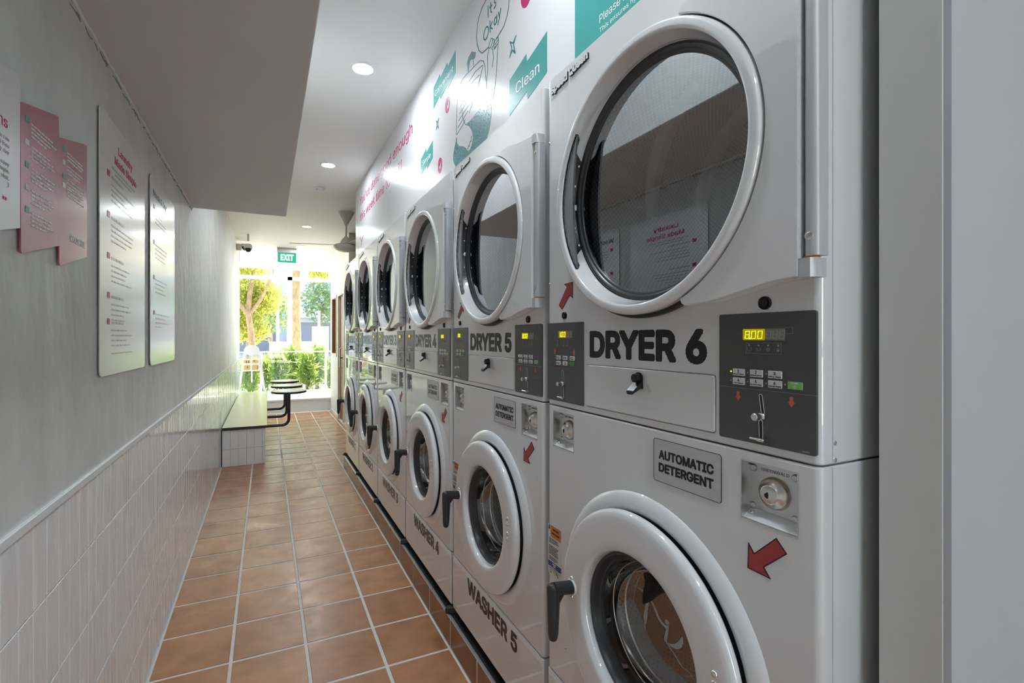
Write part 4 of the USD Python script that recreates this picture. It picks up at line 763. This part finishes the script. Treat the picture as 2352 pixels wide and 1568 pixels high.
for k, (y, s) in enumerate(((BY0 + .017, 'nearest the camera'), (BY0 + .68, 'middle of the three'), (BY0 + 1.38, 'farthest of the three'))):
    t = thing('side_table', f'small round table on a bent black arm fixed to the bench, {s}', 'side table', (0.227, y, 0), 0, 'side tables on the bench')
    part(t, 'table_top', lathe_z([(.0001, .792), (.180, .792), (.183, .7905), (.184, .788), (.184, .784)], (0, 0, 0), 64), 'table_white', 40)
    part(t, 'top_edge', lathe_z([(.1835, .7845), (.1845, .783), (.1840, .768), (.1820, .766)], (0, 0, 0), 64), 'bench_black', 40)
    part(t, 'underside', lathe_z([(.1825, .7665), (.05, .7655), (.0001, .7655)], (0, 0, 0), 48), 'wood_under', 40)
    pts = [(-.222, 0, .4045), (-.15, 0, .4045)] + [(-.070 + .070 * math.sin(a), 0, .4045 + .070 - .070 * math.cos(a)) for a in np.linspace(0, math.pi / 2, 8)] + [(0, 0, .62), (0, 0, .766)]
    part(t, 'arm', tube(pts, .0155, 14), 'tube_black', 60)

# ------------------------------------------------------------------ outside
gd = thing('ground', kind='structure'); part(gd, 'pavement', [bx(-40, 40, 12.5, 90, -0.20, -0.10), bx(-40, 40, -40, -2.8, -0.20, -0.07)], 'pavement')
tr = thing('terrace', kind='structure')
part(tr, 'step_front', chamfer(-3.2, 4.5, 9.70, 9.80, -0.2, 0.225, .004), 'concrete')
part(tr, 'step_top', chamfer(-3.2, 4.5, 9.685, 10.92, 0.205, 0.237, .004), 'concrete')
part(tr, 'planter_kerb', chamfer(-3.2, 4.5, 10.90, 11.02, -0.2, 0.275, .006), 'concrete')
part(tr, 'planter_soil', bx(-3.2, 4.5, 11.02, 12.4, -0.2, 0.16), 'pavement')
cp = thing('canopy', kind='structure')
part(cp, 'canopy_slab', bx(-4, 6, YEND + .01, 12.25, CEIL + .012, CEIL + .2), 'ceiling_paint')
part(cp, 'rear_canopy', bx(-4, 6, -6.5, -2.81, CEIL + .012, CEIL + .2), 'ceiling_paint')
part(cp, 'side_wall', [bx(-0.64, XL - .0, YEND, YEND + .06, -.1, CEIL), bx(1.115, 2.4, YEND, YEND + .06, -.1, CEIL)], 'white_paint')
t = thing('canopy_beam', 'slim white outdoor beam on a white post in front of the trees', 'beam', (0, 12.5, 0))
part(t, 'beam', bx(-4, 6, -.05, .05, 2.745, 2.825), 'rail_white'); part(t, 'post', bx(.455, .555, -.05, .05, -.1, 3.1), 'rail_white'); part(t, 'short_post', bx(.085, .125, -.02, .02, 2.82, 3.1), 'rail_white')
t = thing('railing', 'white post and glass railing in front of the hedge', 'railing', (0, 10.96, 0.27))
part(t, 'top_rail', chamfer(-3, 4.4, -.03, .03, .80, .83, .004), 'rail_white')
for x in (-2.6, -1.35, -.10, 1.16, 2.4, 3.7): part(t, 'post', chamfer(x - .022, x + .022, -.03, .03, 0, .80, .003), 'rail_white')
for a, b in ((-1.32, -.13), (-.07, 1.13), (1.19, 2.37)): part(t, 'glass_panel', bx(a, b, -.005, .005, .06, .77), 'clear_glass')
def leaves(n, center, spread, size, rs, up=0.0, aspect=.28, shell=False):
    V, Fc = [], []
    P = rs.normal(size=(n, 3)); P /= np.linalg.norm(P, axis=1, keepdims=True); P *= (rs.uniform(.75 if shell else .15, 1, (n, 1))) ** .6; P = P * spread + center
    for p in P:
        d = rs.normal(size=3); d[2] += up; d /= np.linalg.norm(d); s = np.cross(d, rs.normal(size=3)); s /= np.linalg.norm(s); q = np.cross(s, d); L = size * rs.uniform(.6, 1.2); W = L * aspect; o = len(V)
        V += [p, p + d * L * .45 + s * W / 2 + q * L * .04, p + d * L - q * L * .10, p + d * L * .45 - s * W / 2 + q * L * .04]; Fc += [[o, o + 1, o + 3], [o + 1, o + 2, o + 3]]
    return trimesh.Trimesh(np.array(V), np.array(Fc), process=False)
hl = ['behind the left wall', 'left of the white stand', 'directly behind the white stand', 'just right of the white stand', 'by the left railing post', 'left of the side tables', 'above the side tables', 'right of the side tables', 'by the right railing post', 'at the far right of the hedge', 'past the right wall']
for k in range(22):
    row, q = k % 2, k // 2; x = -2.55 + .56 * q + .28 * row; rs = np.random.RandomState(100 + k); h = .60 + .05 * rs.uniform() + (.20 if .1 < x < 1.3 else .05 if x > 1.3 else 0) + .06 * row
    t = thing('hedge_shrub', ('back' if row else 'front') + ' row green shrub with long pointed leaves ' + hl[q], 'shrub', (x, 11.40 + .62 * row, 0.16), 0, 'shrubs in the hedge')
    part(t, 'foliage', leaves(520, np.array([0, 0, h * .58]), np.array([.18, .20, h * .56]), .19, rs, up=.9, aspect=.24), 'leaf_hedge')
    part(t, 'stem', [tube([(rs.uniform(-.06, .06), 0, 0), (rs.uniform(-.12, .12), rs.uniform(-.1, .1), h * .5), (rs.uniform(-.2, .2), rs.uniform(-.15, .15), h)], [.012, .009, .005], 6) for _ in range(5)], 'stem')
def tree(loc, label, limbs, crowns, material, bark, leafsize, n, seed):
    rs = np.random.RandomState(seed); t = thing('tree', label, 'tree', loc, 0, None)
    part(t, 'trunk', [tube(p, r, 12) for p, r in limbs], bark, 60)
    part(t, 'foliage', trimesh.util.concatenate([leaves(int(n * w), np.array(c), np.array(s), leafsize, rs, aspect=.5) for c, s, w in crowns]), material)
tree((-.42, 16.6, -.1), 'forked tree with yellow-green leaves outside the left of the entrance',
     [([(.02, 0, 0), (.05, 0, .9), (-.02, 0, 1.7), (-.10, 0, 2.25)], [.125, .10, .092, .085]), ([(-.10, 0, 2.22), (-.06, .05, 2.8), (.03, .1, 3.3), (.10, .1, 4.3)], [.085, .075, .06, .04]), ([(-.10, 0, 2.2), (-.33, .0, 2.5), (-.5, 0, 2.95), (-.62, 0, 4.0)], [.07, .06, .05, .03]), ([(-.02, 0, 2.25), (.22, -.05, 2.6), (.46, -.1, 3.1), (.70, -.1, 3.9)], [.055, .05, .042, .025])],
     [((-.5, .5, 3.9), (1.2, 1.2, .9), 1.0), ((.30, .7, 2.75), (.60, .7, .62), .50), ((-.5, .7, 2.5), (.55, .7, .75), .40), ((-.05, .7, 1.75), (.60, .5, .50), .28)], 'leaf_tree', 'bark', .17, 2600, 21)
tree((.79, 15.3, -.1), 'straight pale tree trunk beside the white post outside', [([(.06, 0, 0), (.03, 0, 1.0), (-.01, 0, 2.2), (0, 0, 3.4), (.05, 0, 5.2)], [.15, .128, .118, .112, .09])],
     [((.9, -.6, 4.6), (.9, .9, .8), 1.0), ((.62, .0, 3.45), (.36, .4, .28), .18)], 'leaf_tree', 'bark_pale', .17, 1500, 22)
for k, (x, y, h, s) in enumerate(((-2.6, 24, 3.4, 1.9), (.15, 26, 3.6, 1.3), (-1.0, 30, 4.2, 2.2), (3.2, 33, 4.9, 1.3))):
    tree((x, y, -.1), ['bushy green tree far behind the forked tree', 'small round-crowned tree between the trunk and the white building', 'blue-green tree in the far distance', 'low green tree in front of the white building at the right'][k], [([(0, 0, 0), (.05, 0, h * .4), (0, 0, h * .75)], [.09, .07, .04])], [((0, 0, h * .78), (s, s, h * .32), 1.0)], 'leaf_far', 'bark', .30, 900, 40 + k)
def building(loc, label, walls, wins, extra=()):
    t = thing('building', label, 'building', loc, 0, None)
    for w in walls: part(t, 'wall', bx(*w[:6]), w[6])
    for w in wins: part(t, 'window', bx(*w[:6]), w[6])
    for nm, w in extra: part(t, nm, bx(*w[:6]), w[6])
building((2.0, 38, -.1), 'white building with tall dark window strips and balcony bands at the far right',
         [(0, 9, 0, 8, 0, 16, 'facade_white')],
         [(x, x + .16, -.04, .02, 3.2, 15, 'window_blue') for x in (2.0, 2.35, 3.0, 3.3, 3.6, 4.3, 4.6)] + [(1.1, 1.7, -.04, .02, 7.2, 8.4, 'window_blue')],
         [('balcony', (0, 6, -.9, 0, 2.9, 3.7, 'facade_white')), ('balcony', (0.9, 6, -1.1, 0, 4.8, 5.0, 'facade_white')), ('ground_floor', (-.6, 6, -.05, .02, 0, 2.6, 'facade_grey'))])
building((-9, 40, -.1), 'low white building with a grey ground floor behind the trees at the left', [(0, 10.4, 0, 8, 0, 9, 'facade_white')], [(x, x + 1.4, -.04, .02, 0.3, 2.5, 'facade_grey') for x in (.2, 1.8, 3.4, 5.0, 6.6, 8.2)], [('ledge', (0, 10.4, -.5, 0, 2.7, 3.0, 'facade_white')), ('ledge', (0, 10.4, -.4, 0, 4.6, 4.8, 'facade_white'))])
t = thing('street_sign', 'plain grey-pink rectangular board on posts outside, left of the brown door', 'board', (1.90, 20.0, -.1)); part(t, 'board', chamfer(-.30, .33, -.03, .03, .95, 1.92, .004), 'facade_pink'); part(t, 'post', bx(-.28, -.24, -.02, .02, 0, .95), 'rail_white'); part(t, 'post', bx(.27, .31, -.02, .02, 0, .95), 'rail_white')
t = thing('street_wall', 'low white wall across the road behind the hedge', 'wall', (0, 24, -.1)); part(t, 'wall', [bx(.1, 2.2, 0, .2, 0, 1.30), bx(2.9, 3.6, 0, .2, 0, 1.30)], 'facade_white')
for x, l in ((.42, 'thin pale lamp post between the trees outside'), (2.05, 'pale post beside the grey board outside')):
    t = thing('street_post', l, 'post', (x, 22, -.1), 0); part(t, 'shaft', tube([(0, 0, 0), (0, 0, 2), (0, 0, 3.3 if x < 1 else 2.6)], .06, 10), 'facade_white' if x < 1 else 'facade_pink', 60); part(t, 'cap', lathe_z([(.0001, .03), (.06, .03), (.07, 0)], (0, 0, 3.3 if x < 1 else 2.6), 16), 'facade_white', 40)
# white A-frame stand at the end of the bench
t = thing('folding_stand', 'white A-frame stand with rounded top and orange panels beyond the far bench end', 'stand', (-.26, 10.35, .237))
head = unary_union([sbox(-.135, .82, .135, .90), affinity.scale(Point(0, .90).buffer(.135, 16), 1, .75)]).difference(Point(0, 2).buffer(.1))
part(t, 'top_board', prism(head, -.012, .012), 'stand_white')
for s in (-1, 1):
    m = chamfer(-.018, .018, -.014, .014, 0, .86, .003); m.apply_transform(trimesh.transformations.rotation_matrix(s * math.radians(-7.5), (0, 1, 0))); m.apply_translation((s * (.125 + .112), 0, 0)); part(t, 'leg', m, 'stand_white')
part(t, 'centre_post', chamfer(-.013, .013, -.010, .010, .28, .84, .002), 'stand_white')
part(t, 'display_board', chamfer(-.150, .140, -.020, -.012, .50, .74, .002), 'stand_white')
for x0, z0, w, h in ((-.140, .655, .115, .060), (.005, .655, .110, .060), (-.140, .525, .115, .095), (.005, .525, .110, .095)): part(t, 'orange_panel', prism(rr(x0, x0 + w, z0, z0 + h, .02), -.022, -.0195), 'stand_yellow')
part(t, 'panel_print', prism(unary_union([sbox(-.10, .665, -.085, .70), sbox(-.075, .668, -.04, .678), sbox(-.06, .668, -.05, .705), sbox(.03, .69, .06, .705), sbox(-.095, .58, -.05, .587), sbox(-.076, .55, -.068, .605), sbox(.095, .545, .102, .60)]), -.0235, -.0218), 'stand_ink')
